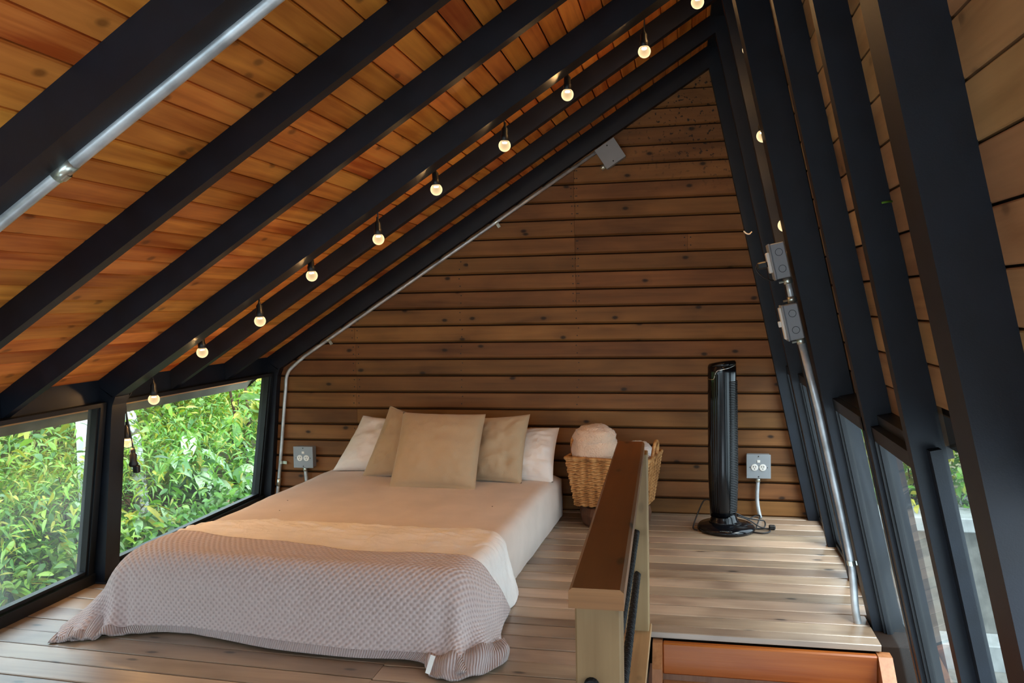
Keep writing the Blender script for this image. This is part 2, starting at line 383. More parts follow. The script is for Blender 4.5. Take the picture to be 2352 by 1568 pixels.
# ------------------------------------------------------------------ the room's planes
SL = .632; CZ = 2.998                       # ceiling boards: z = CZ + SL*x
CA = math.atan(SL); CC, CS = math.cos(CA), math.sin(CA)
RX, RS = .94, .2055                         # right wall boards: x = RX - RS*z
RIN = .785                                  # inner face of the main posts
WY = 5.68                                   # gable boards
EX = Vector((CC, 0, CS)); NIN = Vector((CS, 0, -CC))   # along the slope, and into the room
RA = math.atan(RS); RU = Vector((-math.sin(RA), 0, math.cos(RA))); RN = Vector((-math.cos(RA), 0, -math.sin(RA)))   # up the right wall, into the room
FY = [5.62, 5.03, 4.43, 3.81, 3.165, 2.556, 1.825]
FX = [.785, .812, .82, .800, .843, .846, .812]       # inner face of each right post at floor level          # near faces of the seven frames

# ------------------------------------------------------------------ ceiling
def ceil_pt(s, d, y):        # s along the slope from x=0, d into the room
    p = Vector((0, 0, CZ)) + EX * s + NIN * d
    return Vector((p.x, y, p.z))
ceiling = obj('ceiling', *prism([(-4.05, -.024), (.42, -.024), (.42, -.05), (-4.05, -.05)], -1.5, 5.9, lambda p, q, t: ceil_pt(p, q, t)), M['backing'])
tag(ceiling, kind='structure')
PW = .0965
cuts = [[5.9, 4.455, 1.86, -1.5], [5.9, 3.175, -1.5], [5.9, 3.86, .4, -1.5], [5.9, 2.565, -1.5]]
for k in range(-12, 35):
    s1 = -2.044 - PW * (k - 12) if False else -2.044 + PW * 12 - PW * (k + 12 - 0) + PW * 12
    s0 = s1 - PW
    if s1 > .36: continue
    if s0 < -4.07: break
    w = PW - .0055
    prof = [(s0, -.022), (s0, -.005), (s0 + .004, 0), (s0 + w - .004, 0), (s0 + w, -.005), (s0 + w, -.022)]
    cc = cuts[k % 4]
    for a, b in zip(cc[1:], cc[:-1]):
        dz = random.uniform(-.0012, .0012)
        obj('plank', *prism(prof, a + .001, b - .001, lambda p, q, t: ceil_pt(p, q + dz, t)), M['ceil'], ceiling)

# ------------------------------------------------------------------ gable wall
wb = obj('wall_back', *prism([(-3.18, -.12), (-3.16, 0), (-3.04, 1.07), (.30, 3.17), (.94, 0), (.96, -.12)], WY + .024, WY + .10, lambda p, q, t: (p, t, q)), M['recess'])
tag(wb, kind='structure')
PZ = .1195
nails = MB()
for k in range(26):
    z0 = -.018 + PZ * k; z1 = z0 + PZ; zm = (z0 + z1) / 2
    xl = max((z0 - CZ + .055) / SL, -3.10 + .1 * zm); xr = RIN - RS * zm + .075
    if xr - xl < .1: break
    j = []
    if k in range(0, 13): j = [-2.351 + random.uniform(-.004, .004)]
    if k in range(12, 20): j = [-.728 + random.uniform(-.004, .004)]
    if k == 15: j = [-.728, .03]
    xs = [xl] + [q for q in j if xl + .1 < q < xr - .1] + [xr]
    for a, b in zip(xs[:-1], xs[1:]):
        e = random.uniform(-.0015, .0015); zz = max(z0, 0.001)
        zl = max(zz, z0 + .009)
        prof = [(.023, zl), (.015, zl), (e, zl + .012), (e, z1 - .002), (.003 + e, z1), (.023, z1)]
        def wfn(p, q, t, a=a, b=b):
            x = t
            if t < xl + .01: x = max((q - CZ + .055) / SL, -3.10 + .1 * q)
            if t > xr - .01: x = RIN - RS * q + .075
            return (x, WY + p, q)
        obj('plank', *prism(prof, a + .0008, b - .0008, wfn), M['wallx'], wb)
        for nx in (a + .02, b - .02):
            for nz in (z0 + .045, z1 - .022): nails.add(disc((nx, WY + .001, nz), (0, -1, 0), .0045, .002, 6))
    for nx in (-1.55, -.72):
        if xl + .05 < nx < xr - .05 and k % 1 == 0:
            for nz in (z0 + .045, z1 - .022): nails.add(disc((nx + .01 * random.uniform(-1, 1), WY + .001, nz), (0, -1, 0), .0045, .002, 6))
o = nails.build('nail_heads', M['slot'], wb); o['kind'] = 'stuff'

# ------------------------------------------------------------------ right wall
def rw_pt(z, d, y):          # a point on the right wall at height z, d into the room
    p = Vector((RX - RS * z, 0, z)) + RN * d
    return Vector((p.x, y, p.z))
wr = obj('wall_right', *prism([(1.0, -.024), (3.19, -.024), (3.19, -.06), (1.0, -.06)], -1.5, 5.78, lambda p, q, t: rw_pt(p, q, t)), M['backing'])
tag(wr, kind='structure')
zs = [1.009 + .1247 * k for k in range(0, 18)]
for k, z0 in enumerate(zs):
    z1 = min(z0 + .1247 - .0065, 3.16); c = [5.76, 4.45, 2.565, -1.5] if k % 2 else [5.76, 3.86, 1.86, -1.5]
    if k == 0: c = [5.76, 3.86, 2.60]
    for a, b in zip(c[1:], c[:-1]):
        e = random.uniform(-.0015, .0015)
        prof = [(z0, -.022), (z0, -.003), (z0 + .003, 0), (z1 - .003, 0), (z1, -.003), (z1, -.022)]
        obj('plank', *prism(prof, a + .001, b - .001, lambda p, q, t: rw_pt(p, q + e, t)), M['wally'], wr)
lowp = obj('wall_right_base', *prism([(-.21, .0), (-2.45, .0), (-2.45, -.06), (-.21, -.06)], -1.5, 3.62, lambda p, q, t: rw_pt(p, q, t)), M['steelwin'])
tag(lowp, kind='structure')
lw2 = obj('wall_right_foot', *prism([(.0, .0), (-2.45, .0), (-2.45, -.06), (.0, -.06)], 3.63, 5.70, lambda p, q, t: rw_pt(p, q, t)), M['steelwin']); tag(lw2, kind='structure')
lw3 = obj('trim_2', *cbox(.80, .955, 3.64, 3.965, -.5, -.012, .002), M['backing']); tag(lw3, kind='structure')

# ------------------------------------------------------------------ floor
floor = obj('floor', *[x for x in [None] if x] or prism([(-3.3, 1.55), (-.16, 1.55), (-.16, 3.66), (.795, 3.66), (.795, 3.97), (.98, 3.97), (.98, 5.72), (-3.3, 5.72)], -.16, -.026, lambda p, q, t: (p, q, t)), M['backing'])
tag(floor, kind='structure')
def fplank(x0, x1, y0, y1, sh, e=0):
    g = .0042; c = .0028
    def fn(p, q, t): return (t, p - sh * (t + 1.2), q + e)
    w = y1 - y0
    prof = [(y0 + g, -.026), (y0 + g, -c), (y0 + g + c, 0), (y1 - g - c, 0), (y1 - g, -c), (y1 - g, -.026)]
    obj('plank', *prism(prof, x0 + .0008, x1 - .0008, fn), M['floor'], floor)
y = 3.700; k = 0
ys = [3.615, 3.700]
while ys[-1] < 5.70: ys.append(min(ys[-1] + .1285, 5.7035))
yl = [3.615]
while yl[-1] > 1.6: yl.append(yl[-1] - .1285)
for a, b in zip(ys[:-1], ys[1:]):
    fplank(-1.2, .795 if a < 3.93 else .97, a, b, 0, random.uniform(-.001, .001))
for b, a in zip(yl[:-1], yl[1:]): fplank(-1.2, -.165, a, b, 0, random.uniform(-.001, .001))
y0 = 2.93 - .045 * 1.85 - .134 * 9 - .134 * 1
while y0 < 5.6:
    fplank(-3.28, -1.2, y0, min(y0 + .134, 5.61), .045, random.uniform(-.001, .001)); y0 += .134

# ------------------------------------------------------------------ black steel frames
def main_frame(k, y0, y1, label, full=True):
    RIN = FX[k]
    root = empty('steel_frame', (-3.05 if full else RIN, (y0 + y1) / 2, 0))
    tag(root, label, 'steel frame', None)
    fn = lambda p, q, t: (p, t, q)
    zb = 2.853
    apx = (RIN - RS * zb) / (1 + RS * SL); apz = zb + SL * apx
    otx = (RX - RS * CZ) / (1 + RS * SL) ; otz = CZ + SL * otx
    kx = -2.935; kz = zb + SL * kx
    ox = -3.05; oz = CZ + SL * ox
    # left rafter with a rounded inner knee
    obj('rafter', *prism([(kx, kz), (apx, apz), (otx, otz), (ox, oz)], y0, y1, fn), M['steel'], root)
    kn = [Vector((-2.955, 0, .88)), Vector((-2.945, 0, .955)), Vector((-2.925, 0, 1.0)), Vector((-2.885, 0, 1.033)), Vector((-2.82, 0, 1.0709))]
    obj('left_post', *prism([(-3.035, 0), (-2.957, .86)] + [(p.x, p.z) for p in kn[:3]] + [(kx - .012, kz + .0), (ox, oz), (-3.165, 0)], y0, y1, fn), M['steel'], root)
    zlo = 0 if y0 > 3.9 else -2.4
    ro = RX - (.018 if k == 3 else 0)
    obj('right_post', *prism([(RIN - RS * zlo, zlo), (apx, apz), (otx, otz), (ro - RS * zlo, zlo)], y0, y1, fn), M['steel'], root)
    if y0 < 5:   # base plate
        obj('base_plate', *cbox(-3.16, -3.02, y0 - .01, y1 + .01, .001, .008, .001), M['steel'], root)
    return root
def sub_frame(k, y0, y1, label):
    root = empty('steel_frame', (.8, (y0 + y1) / 2, 0 if y0 > 3.7 else -2.4)); tag(root, label, 'steel frame')
    fn = lambda p, q, t: (p, t, q)
    d = .118; xi = FX[k]
    zb = CZ - d; apx = (xi - RS * zb) / (1 + RS * SL); apz = zb + SL * apx
    otx = (RX - RS * CZ) / (1 + RS * SL); otz = CZ + SL * otx
    ex = -3.018
    obj('rafter', *prism([(ex, zb + SL * ex), (apx, apz), (otx, otz), (ex, CZ + SL * ex)], y0, y1, fn), M['steel'], root)
    zlo = 0 if y0 > 3.7 else -2.4
    obj('right_post', *prism([(xi - RS * zlo, zlo), (apx, apz), (otx, otz), (RX - RS * zlo, zlo)], y0, y1, fn), M['steel'], root)
    return root
main_frame(0, FY[0], WY, 'black steel frame lying against the timber gable wall')
sub_frame(1, FY[1], FY[1] + .05, 'thin black frame next to the gable frame, farthest of the slender ones')
sub_frame(2, FY[2], FY[2] + .05, 'thin black frame just behind the string of light bulbs')
main_frame(3, FY[3], FY[3] + .113, 'thick black frame whose left post stands between the two windows')
sub_frame(4, FY[4], FY[4] + .05, 'thin black frame, first one nearer than the thick frame with the outlet boxes')
sub_frame(5, FY[5], FY[5] + .05, 'thin black frame next to the nearest frame with the fat conduit')
main_frame(6, FY[6], FY[6] + .13, 'nearest thick black frame, with the fat metal conduit along its rafter')
rb = obj('ridge_beam', *cbox(.165, .33, -1.4, 5.66, 3.095, 3.21, .004), M['steel'])
tag(rb, 'black ridge beam along the peak of the roof', 'beam')
rb2 = empty('ridge_gusset', (.2, 5.6, 2.95)); bpy.data.objects.remove(rb2)

# wall behind the camera
fp = lambda p, q, t: (p, t, q)
fw = obj('wall_front', *prism([(-3.25, -.2), (-3.1, .35), (1.0, .35), (1.0, -.2)], -1.56, -1.5, fp), M['wallx']); tag(fw, kind='structure')
for pr in ([(-3.1, .35), (-3.06, 1.08), (-2.8, 1.23), (-2.8, .35)], [(.15, .35), (.15, 3.09), (.30, 3.20), (.62, 1.6), (.9, .35)], [(-2.8, 1.10), (-2.8, 1.23), (.15, 3.09), (.15, 2.70)]):
    obj('wall_panel', *prism(pr, -1.56, -1.5, fp), M['wallx'], fw)
wf = obj('window_10', *prism([(-2.8, .35), (-2.8, 1.10), (.15, 2.70), (.15, .35)], -1.533, -1.527, fp), M['glassc']); tag(wf, kind='structure')
for pr in ([(-2.8, .35), (.15, .35), (.15, .41), (-2.8, .41)], [(-1.18, .41), (-1.12, .41), (-1.12, 2.02), (-1.18, 1.98)]): obj('window_frame', *prism(pr, -1.55, -1.50, fp), M['steelwin'], wf)

# ------------------------------------------------------------------ left eave beam and windows
def lw_x(z): return -3.097 + .132 * z
eb = obj('trim_1', *prism([(-3.02, .966), (-3.02, 1.087), (-3.12, 1.024), (-3.12, .966)], -1.4, WY, lambda p, q, t: (p, t, q)), M['steel'])
tag(eb, kind='structure')
def left_window(n, ya, yb, gmat):
    def P(z, d, y): x = lw_x(z) + d; return (x, y, z)
    def bar(z0, z1, d0, d1, a, b): return prism([(z0, d0), (z0, d1), (z1, d1), (z1, d0)], a, b, lambda p, q, t: P(p, q, t))
    g = obj('window_%d' % n, *bar(.02, .965, -.052, -.046, ya + .02, yb - .02), gmat)
    tag(g, kind='structure')
    fr = MB()
    nb = .055 if n != 2 else .018
    for a, b in ((ya, ya + nb), (yb - .042, yb)): fr.add(bar(.0, .968, -.075, .0, a, b))
    fr.add(bar(.0, .058, -.075, .012, ya, yb)); fr.add(bar(.950, .972, -.075, .0, ya, yb))
    fr.build('window_frame', M['steelwin'], g)
    st = MB()
    for a, b in ((ya + nb, ya + nb + .016), (yb - .055, yb - .042)): st.add(bar(.062, .965, -.045, -.01, a, b))
    st.add(bar(.062, .082, -.045, -.008, ya + .055, yb - .06)); st.build('glazing_bead', M['steelwin'], g)
left_window(1, 1.955, 3.80, M['glassl'])
left_window(2, 3.925, 5.615, M['glassc'])
# wall post strips beyond the nearest frame so the left side closes
o = obj('wall_left', *prism([(-3.16, .972), (-3.125, .972), (-3.125, 1.018), (-3.16, .995)], -1.5, 5.68, lambda p, q, t: (p, t, q)), M['steelwin']); tag(o, kind='structure')
left_window(3, -.4, 1.815, M['glassl'])
# eave overhang board outside
o = obj('eave_board', *prism([(-3.44, .822), (-3.40, .822), (-3.36, .88), (-3.20, .975), (-3.44, .828)], -1.0, 5.98, lambda p, q, t: (p, t, q)), M['eave'])
tag(o, 'olive brown eave board outside above the left windows', 'eave board')

# ------------------------------------------------------------------ right windows
def right_window(n, ya, yb, z0, z1, d0, d1, latch=False, bead=False):
    def bar(a0, a1, e0, e1, a, b): return prism([(a0, e0), (a0, e1), (a1, e1), (a1, e0)], a, b, lambda p, q, t: rw_pt(p, q, t))
    dg = d0 + .012
    g = obj('window_%d' % n, *bar(z0 + .03, z1 - .01, dg - .003, dg + .003, ya + .008, yb - .008), M['glassr']); tag(g, kind='structure')
    if bead:        # fixed pane behind a bar screwed to the post
        obj('glazing_bead', *bar(z0, 1.022, .021, .053, yb - .045, yb - .008), M['steel'], g)
        obj('sill', *bar(z0, z0 + .04, -.01, .053, ya, yb), M['steelwin'], g)
        return
    fr = MB()
    fr.add(bar(z0, z1, d0, d1, ya, ya + .03)); fr.add(bar(z0, z1, d0, d1, yb - .022, yb))
    fr.add(bar(z0, z0 + .05, d0, d1, ya, yb)); fr.add(bar(z1 - .05, z1, d0, d1, ya, yb)); fr.add(bar(z1 - .03, 1.035, -.03, d0 + .01, ya, yb)); fr.build('window_frame', M['steelwin'], g)
    sb = MB()
    for a, b in ((ya + .03, ya + .042), (yb - .033, yb - .022)): sb.add(bar(z0 + .05, z1 - .05, d0 + .004, d1 - .010, a, b))
    sb.add(bar(z0 + .05, z0 + .065, d0 + .004, d1 - .010, ya, yb)); sb.build('sash', M['steelwin'], g)
    if latch:
        lt = MB().add(bar(z0 + .012, z0 + .04, d1, d1 + .010, ya + .24, ya + .36))
        a = rw_pt(z0 + .025, d1 + .012, ya + .27); b = rw_pt(z0 + .04, d1 + .035, ya + .30); c = rw_pt(z0 + .05, d1 + .022, ya + .48)
        lt.add(tube(spline([a, b, c], 5), .009, 8)); lt.build('latch', M['black'], g)
right_window(4, 3.215, 3.81, -.225, 1.03, .060, .098, latch=True)
right_window(5, 2.606, 3.165, -.225, 1.00, .042, .080)
right_window(6, 1.955, 2.556, -.225, 1.132, -.004, .02, bead=True)
right_window(7, 3.91, 4.43, .0, 1.03, .05, .085)
right_window(8, 4.48, 5.03, .0, 1.03, .05, .085)
right_window(9, 5.08, 5.62, .0, 1.03, .05, .085)

# ------------------------------------------------------------------ conduits
def strap(mb, c, along, out, side, r):
    """one-hole strap: a hoop over the pipe and a flat ear with a screw"""
    along = Vector(along).normalized(); out = Vector(out).normalized(); side = Vector(side).normalized(); c = Vector(c)
    pr = []
    for i in range(9):
        a = math.pi * i / 8
        pr.append(c + side * math.cos(a) * (r + .003) + out * math.sin(a) * (r + .003))
    w = .011; v = []; f = []
    for p in pr: v += [p - along * w, p + along * w]
    f = [[2 * i, 2 * i + 1, 2 * i + 3, 2 * i + 2] for i in range(8)]
    mb.add((v, f))
    Mx = Matrix((along, side, out)).transposed().to_4x4(); Mx.translation = c + side * (r + .016)
    mb.add(xf(cbox(-w, w, -.014, .016, -.004, .0, .001), Mx))
    mb.add(disc(c + side * (r + .018), out, .006, .004, 8))

cz = .01
zr = .55
root = empty('wall_conduit', (-3.0, 5.655, 0)); tag(root, 'thin metal conduit rising from the floor and along the gable rafter', 'conduit')
gl = lambda x: 2.853 - .028 + SL * x
path = [(-3.0, 5.655, .0), (-2.985, 5.655, .12), (-2.962, 5.655, .30), (-2.913, 5.655, .75)] + spline([(-2.90, 5.655, .86), (-2.893, 5.655, .93), (-2.868, 5.655, .985), (-2.82, 5.655, 1.03), (-2.74, 5.655, gl(-2.74))], 5) + [(-1.6, 5.655, gl(-1.6)), (-.56, 5.655, gl(-.56))]
obj('pipe', *tube(path, .0125, 10), M['galv'], root, True)
for nm, c, al, sd in (('strap', (-1.274, 5.655, gl(-1.274)), (CC, 0, CS), (CS, 0, -CC)), ('strap', (-2.549, 5.655, gl(-2.549)), (CC, 0, CS), (CS, 0, -CC)), ('strap', (-2.955, 5.655, .30), (.1, 0, 1), (1, 0, -.1))):
    b = MB(); strap(b, c, al, (0, -1, 0), sd, .0125); b.build(nm, M['galvz'], root)
obj('coupling', *tube([(-2.975, 5.655, .18), (-2.985, 5.655, .12)], .016, 10), M['galvz'], root, True)

# blank junction box at the top of that conduit
ang = CA
jb = empty('junction_box', (-.47, 5.62, 2.40)); tag(jb, 'blank grey junction box tilted along the rafter near the peak', 'electrical box')
Mj = Matrix.Translation((-.472, 5.62, 2.443)) @ Matrix.Rotation(-ang - math.radians(0), 4, 'Y')
obj('box', *cbox(-.073, .073, -.012, .055, -.073, .073, .004), M['boxgrey'], jb, M=Mj)
obj('cover_plate', *cbox(-.076, .076, -.016, -.012, -.076, .076, .0015), M['boxgrey'], jb, M=Mj)
for q in (-.055, .055): obj('screw', *disc((q * .2 - .0, -.016, q), (0, -1, 0), .005, .003, 8), M['slot'], jb, M=Mj)
obj('connector', *xf(tube([(-.105, .02, -.045), (-.07, .02, -.045)], .017, 10), Matrix.Identity(4)), M['galvz'], jb, True, M=Mj)

# duplex outlet boxes on the gable wall
def outlet(x, z, label, pipe):
    root = empty('outlet_box', (x, WY, z - .4 if False else z - .076)); tag(root, label, 'outlet', 'grey outlet boxes on the gable wall')
    obj('box', *cbox(x - .074, x + .074, WY - .062, WY - .001, z - .076, z + .076, .004), M['boxgrey'], root)
    obj('cover_plate', *cbox(x - .077, x + .077, WY - .067, WY - .0625, z - .079, z + .079, .0015), M['boxgrey'], root)
    for s in (-1, 1):
        c = (x + s * .026, WY - .067, z - .006)
        rc = obj('receptacle', *disc(c, (0, -1, 0), .0225, .004, 18), M['white'], root)
        b = MB()
        for q in (-.007, .007): b.add(cbox(c[0] + q - .0014, c[0] + q + .0014, c[1] - .0055, c[1] - .003, c[2] + .000, c[2] + .011, 0))
        b.add(disc((c[0], c[1] - .003, c[2] - .009), (0, -1, 0), .0032, .0022, 8)); b.build('slots', M['slot'], rc)
    obj('indicator', *cbox(x - .010, x + .010, WY - .070, WY - .0665, z + .026, z + .043, .001), M['white'], root)
    for q in (-.067, .067): obj('screw', *disc((x, WY - .067, z + q), (0, -1, 0), .004, .003, 8), M['slot'], root)
    for q in (-.056, .056): obj('screw', *disc((x + q, WY - .067, z - .006), (0, -1, 0), .003, .002, 8), M['slot'], root)
    obj('connector', *tube([(x - .002, WY - .03, z - .078), (x - .002, WY - .03, z - .108)], .018, 10), M['galvz'], root, True)
    obj('pipe', *tube(spline([(x - .002, WY - .03, z - .10)] + pipe, 6), .0135, 10), M['galv'], root, True)
outlet(.474, .350, 'grey outlet box on the gable wall right of the tower fan', [(.466, WY - .03, .14), (.472, WY - .03, .07), (.486, WY - .04, -.0)])
outlet(-2.757, .348, 'grey outlet box on the gable wall left of the bed', [(-2.752, WY - .03, .16), (-2.745, WY - .03, .07), (-2.742, WY - .03, .0)])

# boxes and conduit on the right post of the thick frame
def r3(z, d, y): # point on inner face of the main post
    p = Vector((.800 - RS * z, 0, z)) + RN * d; return Vector((p.x, y, p.z))
def Mr3(z):
    m = Matrix((-RN, Vector((0, 1, 0)), RU)).transposed().to_4x4(); m.translation = r3(z, .018, 3.845); return m   # local x points into the post
def side_box(z, label, kind):
    m = Mr3(z); root = empty('switch_box' if kind == 's' else 'socket_box', r3(z - .08, 0, 3.86)); tag(root, label, 'electrical box')
    obj('box', *cbox(-.062, -.001, -.045, .055, -.079, .079, .004), M['boxgrey'], root, M=m)
    obj('cover_plate', *cbox(-.069, -.0625, -.047, .057, -.081, .081, .0015), M['boxgrey'], root, M=m)
    for q in (-.037, .037): obj('knockout', *tube([(-.03 + .0155 * math.cos(a * math.pi / 10), -.0452, q + .0155 * math.sin(a * math.pi / 10)) for a in range(20)], .0011, 5, closed=True), M['steel'], root, M=m)
    if kind == 'o':
        obj('receptacle', *cbox(-.083, -.0685, -.018, .03, -.046, .046, .003), M['white'], root, M=m)
    else:
        rk = obj('switch_plate', *cbox(-.079, -.0685, -.022, .032, -.072, .072, .003), M['white'], root, M=m)
        obj('toggle', *cbox(-.093, -.079, -.004, .012, -.014, .012, .002), M['white'], rk, M=m)
side_box(1.628, 'upper grey box on the black post, with a black plug in it', 'o')
side_box(1.358, 'lower grey box on the black post, with a white switch', 's')
root = empty('post_conduit', r3(0, .02, 3.86)); tag(root, 'metal conduit running down the black post beside the right windows', 'conduit')
yc = 3.862
obj('pipe', *tube([r3(1.285, .03, yc), r3(1.0, .02, yc), r3(.45, .02, yc), r3(.30, .022, yc)] + spline([r3(.24, .026, yc), r3(.16, .036, yc), r3(.09, .046, yc), r3(.04, .05, yc), r3(.0, .05, yc)], 4), .0165, 12), M['galv'], root, True)
obj('link_pipe', *tube([r3(1.548, .03, yc), r3(1.437, .03, yc)], .0135, 10), M['galv'], root, True)
for z_ in (1.535, 1.452, 1.268):
    c = obj('connector', *tube([r3(z_ - .013, .03, yc), r3(z_ + .013, .03, yc)], .0195, 10), M['galvz'], root, True)
    obj('screw', *tube([r3(z_, .045, yc), r3(z_, .068, yc)], .0045, 8), M['galvz'], c)
b = MB(); strap(b, r3(.275, .023, yc), RU, (-.35, -1, 0), (1, -.1, 0), .0165); b.build('strap', M['galvz'], root)
obj('floor_flange', *lathe([(.035, 0), (.033, .006), (.02, .008)], 16, tuple(r3(.0, .05, yc))), M['galvz'], root)

# fat conduit along the nearest rafter
root = empty('rafter_conduit', (-1.4, 1.94, 1.96)); tag(root, 'fat galvanised conduit along the nearest black rafter at upper left', 'conduit')
rz = lambda x: 2.853 - .004 + SL * x
yc6 = 1.938
obj('pipe', *tube([(-2.85, yc6, rz(-2.85)), (-1.4, yc6, rz(-1.4)), (.0, yc6, rz(0))], .0195, 14), M['galv'], root, True)
b = MB(); strap(b, (-1.622, yc6, rz(-1.622)), (CC, 0, CS), (CS, -.2, -CC), (-CS * .5, -1, CC * .5), .0195)
b.build('strap', M['galvz'], root)
obj('coupling', *tube([(-1.64, yc6, rz(-1.64)), (-1.585, yc6, rz(-1.585))], .0215, 14), M['galvz'], root, True)

# ------------------------------------------------------------------ string of bulbs
BY = 3.972
bul = [(-2.985, .733), (-2.812, .969), (-2.512, 1.222), (-2.171, 1.384), (-1.872, 1.613), (-1.505, 1.788), (-1.195, 2.022), (-.845, 2.218), (-.534, 2.441), (-.169, 2.615), (.075, 2.819), (.302, 2.590), (.362, 2.194), (.454, 1.785)]
root = empty('string_light', (-1.2, BY, 2.1)); tag(root, 'string of small glowing globe bulbs on black wire along the thick rafter', 'string light')
wp = [(-2.935, BY, .58), (-2.945, BY, .66), (-2.965, BY, .78), (-2.985, BY, .90), (-2.975, BY, .97)]
me_globe = me_core = me_sock = None
for i, (x, z) in enumerate(bul):
    r = .0295
    prof = [(.001, -r)] + [(r * math.cos(a), r * math.sin(a)) for a in [math.radians(d) for d in range(-80, 71, 10)]] + [(.011, r * .98), (.011, r + .008)]
    if me_globe is None:
        o = obj('bulb', *lathe(prof, 20), M['globe'], None, True, center=False); me_globe = o.data
        c = obj('filament', *lathe([(.0095, .0105), (.0115, .012), (.0115, .0145)], 12), M['core'], None, True, center=False); me_core = c.data
        s = obj('socket', *lathe([(.012, .0155), (.0198, .0160), (.0198, r + .018), (.0165, r + .022), (.0165, r + .050), (.012, r + .056), (.006, r + .066), (.0045, r + .082)], 14), M['blackm'], None, True, center=False); me_sock = s.data
    else:
        o = bpy.data.objects.new('bulb', me_globe); c = bpy.data.objects.new('filament', me_core); s = bpy.data.objects.new('socket', me_sock)
        for q in (o, c, s): COL.objects.link(q)
    T = Matrix.Translation((x, BY, z)) @ Matrix.Rotation(random.uniform(-.06, .06), 4, 'Y')
    put(o, root, T); put(c, o, T); put(s, root, T)
    top = Vector((x, BY, z + r + .075))
    rl = 2.853 + SL * x + .045 if x < .1 else None
    if 0 < i < 11:
        up = Vector((x, BY - .028, max(rl + .02, z + .16)))
        obj('drop_wire', *tube([top, (x + .002, BY - .01, (top.z + up.z) / 2), up], .0032, 6), M['blackm'], root)
        wp.append(tuple(up))
    elif i == 0:
        obj('drop_wire', *tube([top, (x - .0, BY, z + .2)], .0032, 6), M['blackm'], root)
    else:
        obj('drop_wire', *tube([top, (x + .01, BY - .005, z + .16)], .0032, 6), M['blackm'], root)
        if i == 11: wp.append((.20, BY - .02, 2.93))
        wp.append((x + .012, BY - .006, z + .17))
wp += [(.47, BY - .02, 1.72), (.44, 3.91, 1.58), (.405, 3.875, 1.535), (.365, 3.862, 1.538), (.330, 3.86, 1.565), (.318, 3.86, 1.592), (.352, 3.86, 1.603)]
obj('wire', *tube(spline(wp, 4), .0042, 6), M['blackm'], root, True)
pm = Mr3(1.628)
obj('plug', *cbox(-.128, -.083, -.008, .020, -.020, .012, .006), M['blackm'], root, M=pm)
e1 = lathe([(.010, .10), (.013, .085), (.013, .07), (.020, .065), (.018, .03), (.026, .012), (.020, 0)], 12, (-2.953, BY, .60))
obj('end_cap', *e1, M['blackm'], root, True)
obj('end_plug', *cbox(-2.952, -2.918, BY - .014, BY + .014, .565, .607, .005), M['blackm'], root)
# small curved white tube at the gable-side post
hk = obj('white_curl', *tube(spline([(.306, 4.42, 1.80), (.318, 4.415, 1.787), (.333, 4.415, 1.784), (.345, 4.42, 1.795)], 5), .0035, 8), M['white'], None, True)
tag(hk, 'tiny white clip on the thin black post beside the gable', 'curl')

tw_ = obj('twig', *tube([(.592, 2.553, 1.722), (.572, 2.535, 1.720), (.553, 2.522, 1.716)], .0035, 6), M['lf_fresh'], None, True)
tag(tw_, 'tiny green twig stuck to the side of the thin post next to the nearest frame', 'twig')

# ------------------------------------------------------------------ bed (local frame: u across, v along, towards the head)
BM = Matrix.Translation((-1.69, 4.40, 0)) @ Matrix.Rotation(math.radians(-2.6), 4, 'Z')
bed = empty('mattress', (-1.69, 4.40, 0)); tag(bed, 'low mattress on the floor in a white fitted sheet', 'bed')
def rbox(u0, u1, v0, v1, z0, z1, r, n=4, nu=24, nv=30, fz=None):
    """soft box: superellipse-like rounded slab as a closed grid"""
    bm = bmesh.new(); bmesh.ops.create_cube(bm, size=1)
    for v in bm.verts: v.co = Vector(((u0 + u1) / 2 + v.co.x * (u1 - u0), (v0 + v1) / 2 + v.co.y * (v1 - v0), (z0 + z1) / 2 + v.co.z * (z1 - z0)))
    bmesh.ops.bevel(bm, geom=bm.edges[:], offset=r, segments=n, affect='EDGES', profile=.5)
    bm.verts.index_update()
    out = [v.co.copy() for v in bm.verts], [[v.index for v in f.verts] for f in bm.faces]; bm.free(); return out
obj('mattress_body', *rbox(-.825, .825, -1.06, 1.06, .002, .296, .05, 5), M['sheetf'], bed, True, M=BM)
sv, sf = [], []
nu, nv = 40, 50
for j in range(nv + 1):
    for i in range(nu + 1):
        a = -1 + 2 * i / nu; c = -1 + 2 * j / nv
        u = .835 * a; v = 1.07 * c
        e = max(0, 1 - ((1 - abs(a)) * 20)) ; e2 = max(0, 1 - ((1 - abs(c)) * 24))
        z = .304 - .03 * (max(e, e2) ** 2) + .004 * fbm((u * 3, v * 3, 1)) + .006 * (1 - a * a)
        sv.append((u, v, z)); 
        if i < nu and j < nv: q = j * (nu + 1) + i; sf.append([q, q + 1, q + nu + 2, q + nu + 1])
